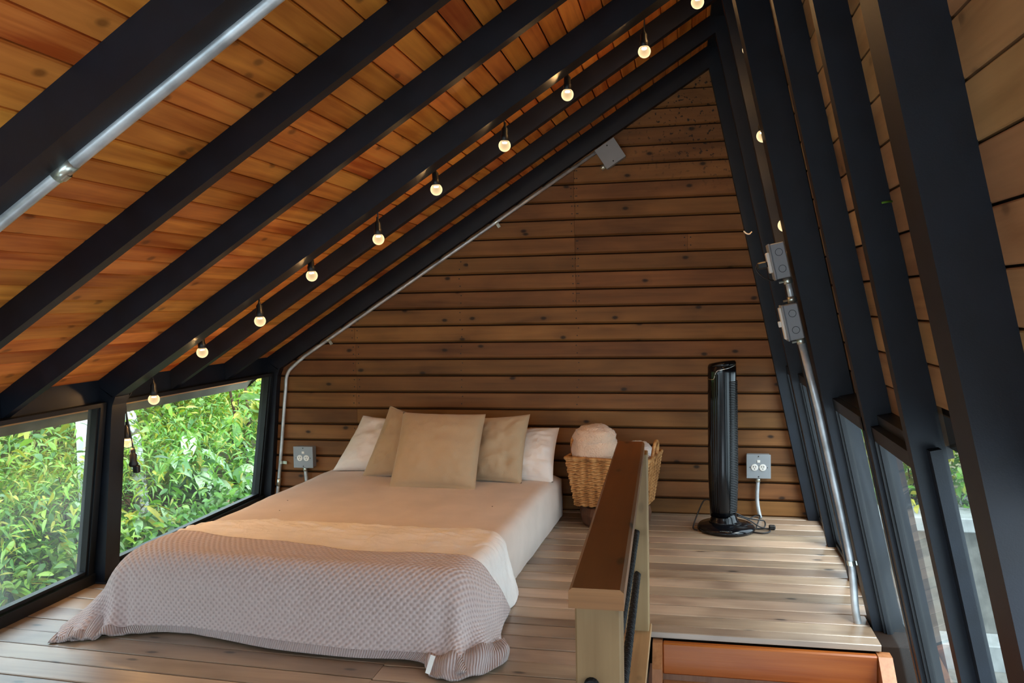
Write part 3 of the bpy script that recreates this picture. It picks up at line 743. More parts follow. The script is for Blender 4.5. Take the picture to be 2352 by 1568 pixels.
# skirts down the four sides, tucked under
n0 = len(sv)
ring = [(0 + i) for i in range(nu)] + [nu + j * (nu + 1) for j in range(nv)] + [nv * (nu + 1) + i for i in range(nu, 0, -1)] + [j * (nu + 1) for j in range(nv, 0, -1)]
prev = ring
for lv, (zz, ins) in enumerate(((.15, -.004), (.03, .0), (.004, .03))):
    base = len(sv)
    for r_ in ring:
        u, v, z = sv[r_]; ku = (abs(u) / .835) > .999; kv = (abs(v) / 1.07) > .999
        w = .006 * fbm((u * 4, v * 4, lv))
        sv.append((u * (1 - ins / .83) + (math.copysign(w, u) if ku else 0), v * (1 - ins / 1.07) + (math.copysign(w, v) if kv else 0), zz))
    for q in range(len(ring)):
        n_ = (q + 1) % len(ring)
        sf.append([prev[q], prev[n_], base + n_, base + q])
    prev = list(range(base, base + len(ring)))
obj('fitted_sheet', sv, sf, M['sheetf'], bed, True, M=BM)
b = MB()
for p in ((-.62, .05), (-.54, -.18), (.62, .12)): b.add(lathe([(.004, 0), (.004, .001), (.002, .002)], 6, (p[0], p[1], .311)))
b.build('specks', M['slot'], bed, M=BM)['kind'] = 'stuff'

def cat(p0, p1, p2, p3, t): return .5 * ((2 * p1) + (p2 - p0) * t + (2 * p0 - 5 * p1 + 4 * p2 - p3) * t * t + (3 * p1 - p0 - 3 * p2 + p3) * t ** 3)
def net(rows, nr, nc):
    """smooth grid through a net of control points; returns grid[r][c] and (r,c) parameters"""
    R_ = [[Vector(p) for p in r] for r in rows]
    def interp(seq, n):
        out = []
        for i in range(len(seq) - 1):
            for k in range(n):
                out.append(cat(seq[max(i - 1, 0)], seq[i], seq[i + 1], seq[min(i + 2, len(seq) - 1)], k / n))
        return out + [seq[-1]]
    cols = [interp(r, nc) for r in R_]
    grid = list(zip(*[interp([row[c] for row in cols], nr) for c in range(len(cols[0]))]))
    return [list(r) for r in grid]
def cloth(name, grid, mat_, parent, thick, Mx, disp=None, uvscale=1.0, r0=0, r1=None, ulen=None):
    r1 = len(grid) - 1 if r1 is None else r1
    nc = len(grid[0]); nr_all = len(grid)
    nrm = []
    for r in range(r0, r1 + 1):
        row = []
        for c in range(nc):
            a = grid[min(r + 1, nr_all - 1)][c] - grid[max(r - 1, 0)][c]; b = grid[r][min(c + 1, nc - 1)] - grid[r][max(c - 1, 0)]
            n_ = a.cross(b)
            if n_.length < 1e-9: n_ = Vector((0, 0, 1))
            row.append(n_.normalized())
        nrm.append(row)
    top, bot, uv = [], [], []
    L = 0; Ls = [0]
    mid = nc // 2
    for r in range(1, nr_all): Ls.append(Ls[-1] + (grid[r][mid] - grid[r - 1][mid]).length)
    W = [0]
    mr = min(nr_all // 3, nr_all - 1)
    for c in range(1, nc): W.append(W[-1] + (grid[mr][c] - grid[mr][c - 1]).length)
    for r in range(r0, r1 + 1):
        for c in range(nc):
            p = grid[r][c]; d = disp(p, r / (nr_all - 1), c / (nc - 1)) if disp else 0
            n_ = nrm[r - r0][c]
            if n_.z < -.2 and False: n_ = -n_
            q = p + n_ * d
            if q.z < .004: q.z = .004
            top.append(q + n_ * thick if (q + n_ * thick).z > .006 else Vector((q.x, q.y, .006))); bot.append(q); uv.append((W[c], Ls[r]))
    m = r1 - r0 + 1; n = len(top); f = []
    for r in range(m - 1):
        for c in range(nc - 1):
            q = r * nc + c; f.append([q, q + 1, q + nc + 1, q + nc]); f.append([n + q, n + q + nc, n + q + nc + 1, n + q + 1])
    edge = [c for c in range(nc)] + [r * nc + nc - 1 for r in range(1, m)] + [(m - 1) * nc + c for c in range(nc - 2, -1, -1)] + [r * nc for r in range(m - 2, 0, -1)]
    for a, b in zip(edge, edge[1:] + edge[:1]): f.append([a, n + a, n + b, b])
    return obj(name, top + bot, f, mat_, parent, True, M=Mx, uvs=uv + uv)

# white top sheet folded over near the foot
sheet_rows = [
 [(-.845, -.66, .20), (-.80, -.60, .300), (-.67, -.475, .313), (-.30, -.435, .317), (.10, -.434, .318), (.45, -.435, .317), (.70, -.415, .316), (.815, -.46, .305), (.862, -.46, .20), (.882, -.355, .006)],
 [(-.85, -.75, .20), (-.81, -.72, .302), (-.67, -.60, .317), (-.30, -.58, .320), (.10, -.58, .322), (.45, -.58, .321), (.70, -.575, .320), (.830, -.58, .308), (.875, -.55, .19), (.900, -.44, .005)],
 [(-.85, -.85, .20), (-.812, -.84, .302), (-.67, -.78, .314), (-.30, -.78, .318), (.10, -.79, .319), (.45, -.80, .318), (.70, -.79, .318), (.835, -.76, .308), (.882, -.70, .18), (.905, -.53, .005)],
 [(-.85, -1.00, .20), (-.812, -.99, .300), (-.67, -.97, .310), (-.30, -.97, .312), (.10, -.98, .312), (.45, -.98, .312), (.70, -.98, .312), (.832, -.95, .304), (.876, -.86, .16), (.890, -.64, .005)]]
g = net(sheet_rows, 16, 14)
def sheet_disp(p, r, c):
    a = abs(fbm((p.x * 5 + 3 * p.y, p.y * 17 + p.x * 4, 3.3), 3))
    return .010 * min(1, max(0, (p.z - .2) * 10)) + .026 * a * max(.06, 1 - 1.25 * r) * (min(1, (1 - c) * 9 + .05)) * min(1, r * 5 + .15) + .003 * fbm((p.x * 12, p.y * 12, p.z * 12))
ts = empty('top_sheet', (-1.69, 3.9, .3)); tag(ts, 'crumpled white top sheet folded across the bed under the blanket', 'sheet')
cloth('sheet_cloth', g, M['sheetw'], ts, .004, BM, sheet_disp)

# knitted pink blanket over the foot of the bed
bl_rows = [
 [(-.905, -.74, .06), (-.862, -.72, .19), (-.812, -.715, .318), (-.45, -.81, .334), (.0, -.862, .336), (.37, -.915, .336), (.66, -.885, .336), (.822, -.885, .322), (.895, -.82, .20), (.905, -.635, .02)],
 [(-.92, -.92, .06), (-.870, -.92, .18), (-.815, -.93, .320), (-.45, -.98, .332), (.0, -1.0, .334), (.37, -1.01, .334), (.66, -1.00, .334), (.828, -.99, .322), (.90, -.95, .19), (.915, -.76, .02)],
 [(-.98, -1.13, .05), (-.890, -1.10, .17), (-.800, -1.065, .300), (-.45, -1.085, .322), (.0, -1.095, .326), (.37, -1.095, .326), (.66, -1.09, .326), (.82, -1.07, .308), (.90, -1.05, .17), (.93, -.90, .02)],
 [(-1.01, -1.25, .03), (-.885, -1.18, .13), (-.780, -1.145, .23), (-.45, -1.14, .235), (.0, -1.15, .24), (.37, -1.16, .24), (.66, -1.16, .24), (.82, -1.14, .225), (.905, -1.10, .12), (.955, -1.00, .02)],
 [(-.985, -1.31, .018), (-.865, -1.225, .075), (-.745, -1.175, .10), (-.45, -1.150, .10), (.0, -1.18, .11), (.37, -1.20, .11), (.66, -1.19, .11), (.82, -1.19, .11), (.915, -1.17, .07), (.985, -1.09, .015)],
 [(-.965, -1.345, .010), (-.865, -1.280, .030), (-.735, -1.205, .035), (-.45, -1.156, .040), (.0, -1.215, .045), (.37, -1.235, .042), (.66, -1.215, .045), (.80, -1.25, .045), (.915, -1.24, .035), (.995, -1.15, .012)],
 [(-.945, -1.365, .006), (-.845, -1.325, .008), (-.700, -1.235, .006), (-.45, -1.160, .008), (.0, -1.242, .010), (.37, -1.258, .010), (.64, -1.232, .012), (.79, -1.305, .012), (.91, -1.325, .010), (.998, -1.20, .008)]]
g = net(bl_rows, 9, 11)
def bl_disp(p, r, c):
    d = .006 * fbm((p.x * 3, p.y * 3, p.z * 3 + 7))
    if r > .4:      # hanging folds at the two foot corners
        wl = math.exp(-((p.x + .80) / .13) ** 2); wr_ = math.exp(-((p.x - .86) / .14) ** 2)
        k = min(1, (r - .4) * 3)
        d += k * wl * .018 * math.sin(p.x * 62 + p.z * 6) + k * wr_ * .020 * math.sin(p.x * 46 - p.z * 9 + p.y * 30)
        if r > .8: d += (r - .8) * .05 * math.sin(p.x * 38 + 1.3) * fbm((p.x * 4, 2, 1))
    return d
bk = empty('knitted_blanket', (-1.69, 3.3, .0)); tag(bk, 'pale pink knitted blanket draped over the foot of the bed', 'blanket')
nr = len(g) - 1; cut = nr - 8
for r in range(len(g)):
    pass
cloth('blanket_body', g, M['knit'], bk, .012, BM, bl_disp, r0=0, r1=cut)
cloth('ribbed_hem', g, M['rib'], bk, .012, BM, bl_disp, r0=cut, r1=nr)
# folded lump of the right foot corner lying on the floor
def strip(ctrl_rows, name, mat_, nr_=8, nc_=8, d=None, th=.012): return cloth(name, net(ctrl_rows, nr_, nc_), mat_, bk, th, BM, d)
strip([[(.72, -1.215, .030), (.83, -1.195, .055), (.925, -1.14, .060), (.985, -1.04, .035)],
       [(.735, -1.275, .035), (.84, -1.275, .055), (.955, -1.215, .060), (1.02, -1.09, .030)],
       [(.75, -1.315, .014), (.85, -1.335, .020), (.965, -1.265, .030), (1.03, -1.13, .015)],
       [(.765, -1.34, .006), (.865, -1.365, .007), (.97, -1.295, .012), (1.03, -1.16, .006)]], 'corner_fold', M['rib'], 8, 8, lambda p, r, c: .010 * math.sin(c * 21 + r * 3) + .004 * fbm((p.x * 14, p.y * 14, 1)))
strip([[(-.80, -1.16, .10), (-.90, -1.18, .09), (-.98, -1.20, .05), (-1.03, -1.21, .02)],
       [(-.80, -1.24, .05), (-.89, -1.27, .05), (-.96, -1.29, .03), (-1.01, -1.30, .01)],
       [(-.80, -1.315, .012), (-.87, -1.335, .014), (-.93, -1.365, .012), (-.985, -1.385, .006)]], 'corner_fold', M['rib'], 8, 8, lambda p, r, c: .009 * math.sin(c * 17 + r * 2))
ct_ = obj('care_label', *xf(cbox(-.010, .010, -.0010, .0010, -.035, .035, .0004), Matrix.Translation((.775, -1.345, .055)) @ Matrix.Rotation(.25, 4, 'Y') @ Matrix.Rotation(-.35, 4, 'X')), M['white'], bk, M=BM); ct_['label'] = 'small white sewn label'

# ------------------------------------------------------------------ pillows
def pillow(name, label, group, TL, TR, BR, BL, T, mat_, seed, out=(0, -1, 0), sag=.05, wr=.008, cat_='pillow', crease=None):
    TL, TR, BR, BL = map(Vector, (TL, TR, BR, BL))
    nrm = (TR - BL).cross(TL - BR).normalized()
    if nrm.dot(Vector(out)) < 0: nrm = -nrm
    n = 34; v = []; f = []
    def at(s, t, side):
        # sides bow inwards a little, corners stay sharp
        s2 = s * (1 - sag * (1 - t * t)); t2 = t * (1 - sag * (1 - s * s))
        a, b = (s2 + 1) / 2, (t2 + 1) / 2
        p = (BL * (1 - a) + BR * a) * (1 - b) + (TL * (1 - a) + TR * a) * b
        e = max(0, (1 - s * s)) * max(0, (1 - t * t))
        h = T * (e ** .42) * (1 - .12 * t)
        w = wr * fbm((s * 2.2 + seed, t * 2.2, seed * 1.7 + side)) + wr * .8 * abs(fbm((s * 5 + t * 3, t * 5 + seed, side + 4)))
        if crease: w -= crease[2] * math.exp(-((s - crease[0]) / .16) ** 2 - ((t - crease[1]) / .22) ** 2)
        return p + nrm * side * (h + w * min(1, e * 4))
    for side in (1, -1):
        for j in range(n + 1):
            for i in range(n + 1):
                s, t = -1 + 2 * i / n, -1 + 2 * j / n
                s = math.copysign(abs(s) ** .9, s); t = math.copysign(abs(t) ** .9, t)
                v.append(at(s, t, side))
    m = (n + 1) ** 2
    for k in (0, m):
        for j in range(n):
            for i in range(n):
                q = k + j * (n + 1) + i; f.append([q, q + 1, q + n + 2, q + n + 1])
    edge = [i for i in range(n)] + [n + j * (n + 1) for j in range(n)] + [n * (n + 1) + i for i in range(n, 0, -1)] + [j * (n + 1) for j in range(n, 0, -1)]
    for a, b in zip(edge, edge[1:] + edge[:1]): f.append([a, b, m + b, m + a])
    z = min(p.z for p in v)
    o = obj(name, v, f, mat_, None, True); tag(o, label, cat_, group)
    return o
G1 = 'white pillows against the gable wall'; G2 = 'beige cushions propped on the bed'
pillow('pillow', 'white pillow at the far left of the bed, leaning on the wall', G1, (-2.25, 5.54, .672), (-1.70, 5.52, .64), (-1.86, 5.34, .308), (-2.415, 5.36, .306), .085, M['pilloww'], 1.3, wr=.014, crease=(-.45, .55, .03))
pillow('pillow', 'white pillow at the right edge of the bed, beside the basket', G1, (-1.38, 5.50, .60), (-.822, 5.46, .615), (-.828, 5.19, .302), (-1.37, 5.26, .306), .085, M['pilloww'], 2.9, wr=.017)
pillow('cushion', 'beige cushion on the left with one corner pointing up', G2, (-1.985, 5.38, .765), (-1.60, 5.36, .66), (-1.66, 5.19, .305), (-2.135, 5.205, .302), .085, M['cushion'], 4.1, wr=.012, cat_='cushion', crease=(-.1, .75, .03))
pillow('cushion', 'beige cushion on the right, overlapping the right white pillow', G2, (-1.47, 5.34, .69), (-.995, 5.33, .722), (-1.022, 5.13, .302), (-1.46, 5.15, .303), .085, M['cushion'], 5.6, wr=.013, cat_='cushion', crease=(.55, -.45, .025))
pillow('cushion', 'big square beige cushion in the middle, front of the pillows', G2, (-1.828, 5.20, .745), (-1.262, 5.19, .738), (-1.268, 4.90, .302), (-1.838, 4.92, .303), .095, M['cushion'], 7.7, sag=.035, wr=.010, cat_='cushion')

# ------------------------------------------------------------------ basket with towels on a stump
st = obj('stump', *lathe([(.21, 0), (.225, .02), (.235, .08), (.225, .125), (.20, .132)], 14, (-.45, 5.40, 0)), M['stump'], None, False)
tag(st, 'dark brown wooden stump holding the woven basket', 'stump')
# basket: tapered walls of thick braided rows
bk_c = (-.450, 5.375)
root = empty('woven_basket', (bk_c[0], bk_c[1], .135)); tag(root, 'woven basket with ring handles, full of towels, behind the railing', 'basket')
def rect_ring(hw, hd, z, n=14, rot=-.2):
    P = []
    for a, b in (((-hw, -hd), (hw, -hd)), ((hw, -hd), (hw, hd)), ((hw, hd), (-hw, hd)), ((-hw, hd), (-hw, -hd))):
        for k in range(n):
            t = k / n; x = a[0] + (b[0] - a[0]) * t; y = a[1] + (b[1] - a[1]) * t
            P.append(Vector((bk_c[0] + x * math.cos(rot) - y * math.sin(rot), bk_c[1] + x * math.sin(rot) + y * math.cos(rot), z)))
    return P
zb0, zb1 = .14, .458
def hw(z): return .216 + (z - zb0) / (zb1 - zb0) * .048
def hd(z): return .165 + (z - zb0) / (zb1 - zb0) * .045
NR = 15
for k in range(NR):
    z = zb0 + (k + .5) * (zb1 - zb0) / NR
    rr = rect_ring(hw(z), hd(z), z, 30)
    # two twisted strands per row read as a braid
    mb = MB()
    for ph in (0, math.pi):
        pts = []
        for i, p in enumerate(rr):
            a = i * 1.05 + ph + k * 1.6
            o_ = (p - Vector((bk_c[0], bk_c[1], p.z))).normalized()
            pts.append(p + o_ * .0035 * math.cos(a) + Vector((0, 0, .0065 * math.sin(a))))
        mb.add(tube(pts, .0075, 6, closed=True))
    mb.build('woven_row', M['weave'], root, True)
v, f = [], []
r0_, r1_ = rect_ring(hw(zb0) - .012, hd(zb0) - .012, zb0, 6), rect_ring(hw(zb1) - .012, hd(zb1) - .012, zb1, 6)
n = len(r0_); obj('lining', r0_ + r1_, [[i, (i + 1) % n, n + (i + 1) % n, n + i] for i in range(n)] + [list(range(n))], M['weave'], root)
obj('rim', *tube(rect_ring(hw(zb1) + .002, hd(zb1) + .002, zb1, 14), .011, 8, closed=True), M['weave'], root, True)
for s in (-1, 1):
    pts = []
    for i in range(20):
        a = 2 * math.pi * i / 20; x = s * (hw(zb1) + .004 + .010 * math.sin(a)); y = .062 * math.cos(a)
        pts.append(Vector((bk_c[0] + x * math.cos(-.2) - y * math.sin(-.2), bk_c[1] + x * math.sin(-.2) + y * math.cos(-.2), zb1 + .022 + .078 * math.sin(a))))
    obj('handle', *tube(pts, .011, 8, closed=True), M['weave'], root, True)
# towels
def blob(name, c, rx, ry, rz, mat_, seed, label, amp=.06, lumps=None, rot=0):
    n, m = 26, 40; v = []; f = []
    for j in range(n + 1):
        th = math.pi * j / n
        for i in range(m):
            ph = 2 * math.pi * i / m
            d = Vector((math.sin(th) * math.cos(ph), math.sin(th) * math.sin(ph), math.cos(th)))
            e = Vector([math.copysign(abs(q) ** .8, q) for q in d])
            k = 1 + amp * fbm((d.x * 2 + seed, d.y * 2, d.z * 2)) + .02 * fbm((d.x * 9, d.y * 9 + seed, d.z * 9))
            if lumps: k += lumps(d)
            v.append(Vector((e.x * rx * k, e.y * ry * k, e.z * rz * k)))
    for j in range(n):
        for i in range(m): f.append([j * m + i, j * m + (i + 1) % m, (j + 1) * m + (i + 1) % m, (j + 1) * m + i])
    o = obj(name, v, f, mat_, None, True, M=Matrix.Translation(c) @ Matrix.Rotation(rot, 4, 'Z'))
    if label: tag(o, label, 'towel')
    return o
def fold(d):   # the towel's overlapping flap: a ledge across the front, upper part stands proud
    return .10 / (1 + math.exp(-(d.z - .42 - .10 * math.sin(d.x * 3)) * 40)) - .09 * math.exp(-((d.z - .39 - .10 * math.sin(d.x * 3)) / .035) ** 2) * (1 if d.y < .3 else 0)
tw = blob('rolled_towel', (-.572, 5.34, .495), .150, .135, .135, M['towel'], 2.2, 'fluffy beige towel rolled up in the left half of the basket', .05, fold, .1)
fo = blob('towel_fold', (-.57, 5.325, .585), .128, .118, .075, M['towel'], 8.1, None, .10, None, .1)
put(fo, tw, fo.matrix_basis.copy())
blob('rolled_towel', (-.30, 5.40, .43), .105, .13, .11, M['towelw'], 5.2, 'paler towel in the right half of the basket, behind the rail')

# ------------------------------------------------------------------ tower fan
fx, fy = .238, 5.33
root = empty('tower_fan', (fx, fy, 0)); tag(root, 'tall glossy black tower fan standing before the gable wall', 'fan')
obj('base', *lathe([(.165, 0), (.178, .008), (.178, .022), (.165, .036), (.11, .046), (.085, .052), (.08, .06)], 40, (fx + .012, fy, 0)), M['black'], root, True)
obj('base_collar', *lathe([(.094, .045), (.088, .06), (.078, .085), (.076, .105)], 30, (fx, fy, 0)), M['black'], root, True)
def fbody(z):  # radius along the height
    t = (z - .09) / .97
    return .079 + .010 * min(1, t * 4) - .004 * max(0, t - .6)
zs_ = [.09 + .05 * i for i in range(19)] + [1.00, 1.03]
obj('housing', *lathe([(fbody(z), z) for z in zs_] + [(fbody(1.03) - .004, 1.04)], 36, (fx - .006, fy, 0)), M['black'], root, True)
# slanted cap
v, f = lathe([(.086, 1.035), (.086, 1.05), (.078, 1.062), (.03, 1.066)], 36, (fx - .006, fy, 0))
v = [Vector((p.x, p.y, p.z + (.14 * (p.x - fx) - .06 * (p.y - fy)) * (1 if p.z > 1.04 else .3))) for p in v]
obj('cap', v, f, M['black'], root, True)
def onb(a, z, e=0): r = fbody(min(z, 1.03)) + e; return Vector((fx - .006 + r * math.cos(a), fy + r * math.sin(a), z))
tp = [onb(math.radians(a), z, .0015) for a, z in ((-175, .958), (-150, .956), (-132, .957), (-125, .965), (-117, 1.0), (-109, 1.014), (-100, 1.017), (-80, 1.024), (-60, 1.032), (-40, 1.042), (-20, 1.05))]
obj('chrome_trim', *tube(spline(tp, 4), .0022, 6), M['chrome'], root, True)
b = MB()
for i in range(78):
    z = .125 + i * .0106
    b.add(tube([onb(math.radians(a), z, .004) for a in range(-62, 41, 12)], .0032, 5))
o = b.build('grille_fins', M['blackm'], root); o['kind'] = 'stuff'
for a in (-140, -130, -120, -110):
    obj('front_rib', *tube([onb(math.radians(a), z, .001) for z in (.11, .2, .5, .8, .94 if a < -125 else .99)], .0028, 6), M['black'], root, True)
b = MB()
for i in range(8): b.add(disc((fx - .03 + i * .0095, fy - .168, .0335 + .0), (0, -.35, 1), .0026, .001, 8))
b.build('control_buttons', M['chrome'], root)
cord = spline([(fx - .075, fy + .06, .17), (fx - .13, fy + .05, .165), (fx - .175, fy + .02, .07), (fx - .19, fy - .02, .012), (fx - .17, fy - .06, .008), (fx - .10, fy - .10, .008)], 6)
obj('cord', *tube(spline([(fx - .07, fy + .05, .17), (fx - .12, fy + .06, .168), (fx - .165, fy + .03, .08), (fx - .19, fy - .02, .02), (fx - .185, fy - .045, .008), (fx - .165, fy - .055, .006)], 6), .0048, 6), M['blackm'], root, True)
obj('cord', *tube(spline([(fx + .06, fy + .06, .10), (fx + .14, fy + .08, .06), (fx + .22, fy + .09, .045), (fx + .255, fy + .10, .035), (fx + .25, fy + .05, .012), (fx + .20, fy + .03, .008), (fx + .23, fy + .12, .06), (fx + .20, fy + .13, .06), (fx + .15, fy + .10, .04)], 6), .0045, 6), M['blackm'], root, True)
obj('cord', *tube(spline([(fx + .08, fy + .02, .085), (fx + .15, fy + .03, .06), (fx + .22, fy + .02, .02), (fx + .275, fy + .01, .008), (fx + .27, fy - .04, .006), (fx + .23, fy - .075, .006), (fx + .175, fy - .06, .006)], 6), .0045, 6), M['blackm'], root, True)
obj('cord', *tube(spline([(fx + .185, fy + .02, .008), (fx + .24, fy + .03, .007), (fx + .285, fy + .035, .008)], 5), .0045, 6), M['blackm'], root, True)
obj('plug', *cbox(fx + .275, fx + .315, fy + .02, fy + .05, .0015, .03, .006), M['blackm'], root)

# ------------------------------------------------------------------ railing
root = empty('railing', (-.2, 2.7, 0)); tag(root, 'wooden railing with flat brown top and black ropes by the stair opening', 'railing')
def rx_(y): return -.1885 - (y - 1.745) * .0228
v, f = [], []
prof = [(-.059, .795), (-.059, .832), (-.051, .84), (.051, .84), (.059, .832), (.059, .795)]
obj('top_rail', *prism(prof, 1.735, 3.62, lambda p, q, t: (rx_(t) + p, t, q)), M['railtop'], root)
obj('end_cap_strip', *prism([(-.0595, .796), (-.0595, .833), (-.051, .8405), (.051, .8405), (.0595, .833), (.0595, .796)], 1.733, 1.7355, lambda p, q, t: (rx_(t) + p, t, q)), M['endgrain'], root)
obj('near_post', *cbox(rx_(1.8) - .050, rx_(1.8) + .050, 1.775, 1.865, .0, .795, .004), M['post'], root)
obj('far_post', *cbox(rx_(3.6) - .031, rx_(3.6) + .072, 3.56, 3.66, .0, .795, .004), M['post'], root)
def twist(name, a, b_, r=.0135):
    a, b_ = Vector(a), Vector(b_); n = int((b_ - a).length / .006); mb = MB(); d = (b_ - a).normalized(); s = d.cross(Vector((0, 0, 1))).normalized(); u = s.cross(d)
    for ph in (0, 2.094, 4.189):
        pts = []
        for i in range(n + 1):
            t = i / n; q = t * (b_ - a).length / .05 * 2 * math.pi + ph
            sagz = -.01 * 4 * t * (1 - t)
            pts.append(a.lerp(b_, t) + (s * math.cos(q) + u * math.sin(q)) * r * .55 + Vector((0, 0, sagz)))
        mb.add(tube(pts, r * .62, 5))
    mb.build(name, M['rope'], root, True)
twist('rope', (-.170, 1.86, .60), (-.209, 3.56, .455))
twist('rope', (-.175, 1.86, .345), (-.206, 3.56, .272))
for z in (.612, .36): obj('rope_end', *disc((rx_(1.8) - .015, 1.775, z), (0, -1, 0), .017, .014, 14), M['rope'], root)
obj('floor_curb', *cbox(-.262, -.150, 1.60, 3.655, .0015, .024, .003), M['curb'], root)

# ------------------------------------------------------------------ stairs under the railing
root = empty('staircase', (.33, 3.0, -2.45)); tag(root, 'steep wooden stairs with orange top board below the floor edge', 'stairs')
def stringer(x0, x1, name):
    prof = [(3.640, -.035), (3.585, -.035), (3.50, -.115), (3.475, -.20), (2.25, -2.44), (2.50, -2.44), (3.640, -.42)]
    obj(name, *prism(prof, x0, x1, lambda p, q, t: (t, p, q)), M['stairz'], root)
stringer(-.145, -.103, 'stringer'); stringer(.775, .83, 'stringer')
obj('top_board', *cbox(-.103, .775, 3.585, 3.62, -.172, -.034, .006), M['stairx'], root)
for i in range(8):
    z = -.20 - i * .27; y1 = 3.60 - i * .148
    obj('tread', *cbox(-.103, .775, y1 - .21, y1, z - .035, z, .004), M['stairz'], root)
lf = obj('floor_lower', *cbox(-3.3, 2.0, -1.5, 5.8, -2.52, -2.45, .0), M['floor']); tag(lf, kind='structure')
sw = obj('wall_stairwell', *cbox(-.30, .98, 3.70, 3.74, -2.45, -.17, 0), M['stairz']); tag(sw, kind='structure')
sw = obj('wall_stair_side', *cbox(-.30, -.26, 1.55, 3.70, -2.45, -.17, 0), M['stairz']); tag(sw, kind='structure')
# landing at the camera end
ld = obj('floor_landing', *cbox(-3.3, 1.3, -1.5, .9, -.20, 0, 0), M['floor']); tag(ld, kind='structure')

# ------------------------------------------------------------------ outside: hillside left
def hz(x, y): return -.85 + .42 * (-x - 3.5) + .10 * fbm((x * .8, y * .8, 3)) 
v, f = [], []
nx, ny = 26, 40
for i in range(nx + 1):
    for j in range(ny + 1):
        x = -3.3 - i * .42; y = -2 + j * .5; v.append((x, y, hz(x, y) if x < -3.5 else hz(x, y)))
        if i < nx and j < ny: q = i * (ny + 1) + j; f.append([q, q + 1, q + ny + 2, q + ny + 1])
hill = obj('ground_hillside', v, f, M['soil'], None, True); tag(hill, kind='structure')

def leaf_mesh(name, L, W, droop, fold, mats, n=5):
    v, f = [], []
    for i in range(n + 1):
        t = i / n; w = W * (math.sin(math.pi * min(1, t * .93 + .05)) ** .8) * (1 - .25 * t) if 0 < i < n else .004 * L
        z = -droop * t * t * L
        v += [(t * L, -w, z + fold * w), (t * L, 0, z), (t * L, w, z + fold * w)]
    for i in range(n):
        for k in (0, 1): q = i * 3 + k; f.append([q, q + 1, q + 4, q + 3])
    me = bpy.data.meshes.new(name); me.from_pydata(v, [], f); me.polygons.foreach_set('use_smooth', [True] * len(f))
    me.materials.append(mats); return me
LM = {}
for mk in ('lf_deep', 'lf_fresh', 'lf_yellow', 'lf_pale', 'lf_brown'):
    LM[mk, 'ovate'] = leaf_mesh('leaf', 1, .24, .35, .25, M[mk]); LM[mk, 'lance'] = leaf_mesh('leaf', 1, .13, .5, .3, M[mk]); LM[mk, 'strap'] = leaf_mesh('leaf', 1, .06, .9, .35, M[mk], 7)
def orient(p, yaw, pitch, roll, s):
    return Matrix.Translation(p) @ Matrix.Rotation(yaw, 4, 'Z') @ Matrix.Rotation(-pitch, 4, 'Y') @ Matrix.Rotation(roll, 4, 'X') @ Matrix.Scale(s, 4)
def plant(name, label, base, tips, mk, shape, L, per, rng, group=None, cat_='plant', small=None, stemr=.012, pitch=(-.5, .5), bare=.3, bark='bark', toward=None):
    """stems from the base to each tip, single leaves along them, plus optional fine foliage as one part"""
    rng = random.Random(rng); bx, by = base; bz = hz(bx, by) - .03 if bx < 0 else rgz(bx, by) - .03
    root = empty(name, (bx, by, bz)); tag(root, label, cat_, group)
    P0 = Vector((bx, by, bz))
    for tp_ in tips:
        tp_ = Vector(tp_); mid = P0.lerp(tp_, .5) + Vector((rng.uniform(-.08, .08), rng.uniform(-.08, .08), .06))
        sp = spline([P0, mid, tp_], 6); obj('stem', *tube(sp, stemr, 6, rf=lambda t: 1 - .7 * t), M[bark], root, True)
        for i in range(per):
            t = bare + (1 - bare) * (i + rng.random() * .6) / per
            q = sp[min(int(t * (len(sp) - 1)), len(sp) - 1)]
            if toward is not None: yaw = toward + rng.uniform(-1.5, 1.5)
            else: yaw = rng.uniform(0, 2 * math.pi)
            m = mk if isinstance(mk, str) else rng.choice(mk)
            o = bpy.data.objects.new('leaf', LM[m, shape]); COL.objects.link(o)
            put(o, root, orient(q, yaw, rng.uniform(*pitch), rng.uniform(-.6, .6), L * rng.uniform(.65, 1.15)))
    if small:
        n, (sx_, sy_, sz_), l, mks, shp = small; c = sum((Vector(t) for t in tips), Vector()) / len(tips)
        for mkk in mks:
            src = LM[mkk, shp]; vs = [v.co.copy() for v in src.vertices]; fs = [list(p.vertices) for p in src.polygons]
            V, F = [], []
            for k in range(n // len(mks)):
                d = Vector((rng.gauss(0, .5), rng.gauss(0, .5), rng.gauss(0, .5)))
                p = c + Vector((d.x * sx_, d.y * sy_, d.z * sz_))
                g_ = hz(p.x, p.y) if p.x < 0 else rgz(p.x, p.y)
                if p.z < g_ + .02: p.z = g_ + rng.uniform(.02, .2)
                T = orient(p, rng.uniform(0, 6.28), rng.uniform(-.7, .5), rng.uniform(-.8, .8), l * rng.uniform(.6, 1.2)); b0 = len(V)
                V += [T @ q for q in vs]; F += [[i + b0 for i in ff] for ff in fs]
            me = bpy.data.meshes.new('foliage'); me.from_pydata(V, [], F); me.polygons.foreach_set('use_smooth', [True] * len(F)); me.materials.append(M[mkk])
            o = bpy.data.objects.new('foliage', me); COL.objects.link(o); put(o, root, Matrix.Identity(4)); o['kind'] = 'stuff'
    return root
def rgz(x, y): return -2.4
GB = 'shrubs on the hillside outside'
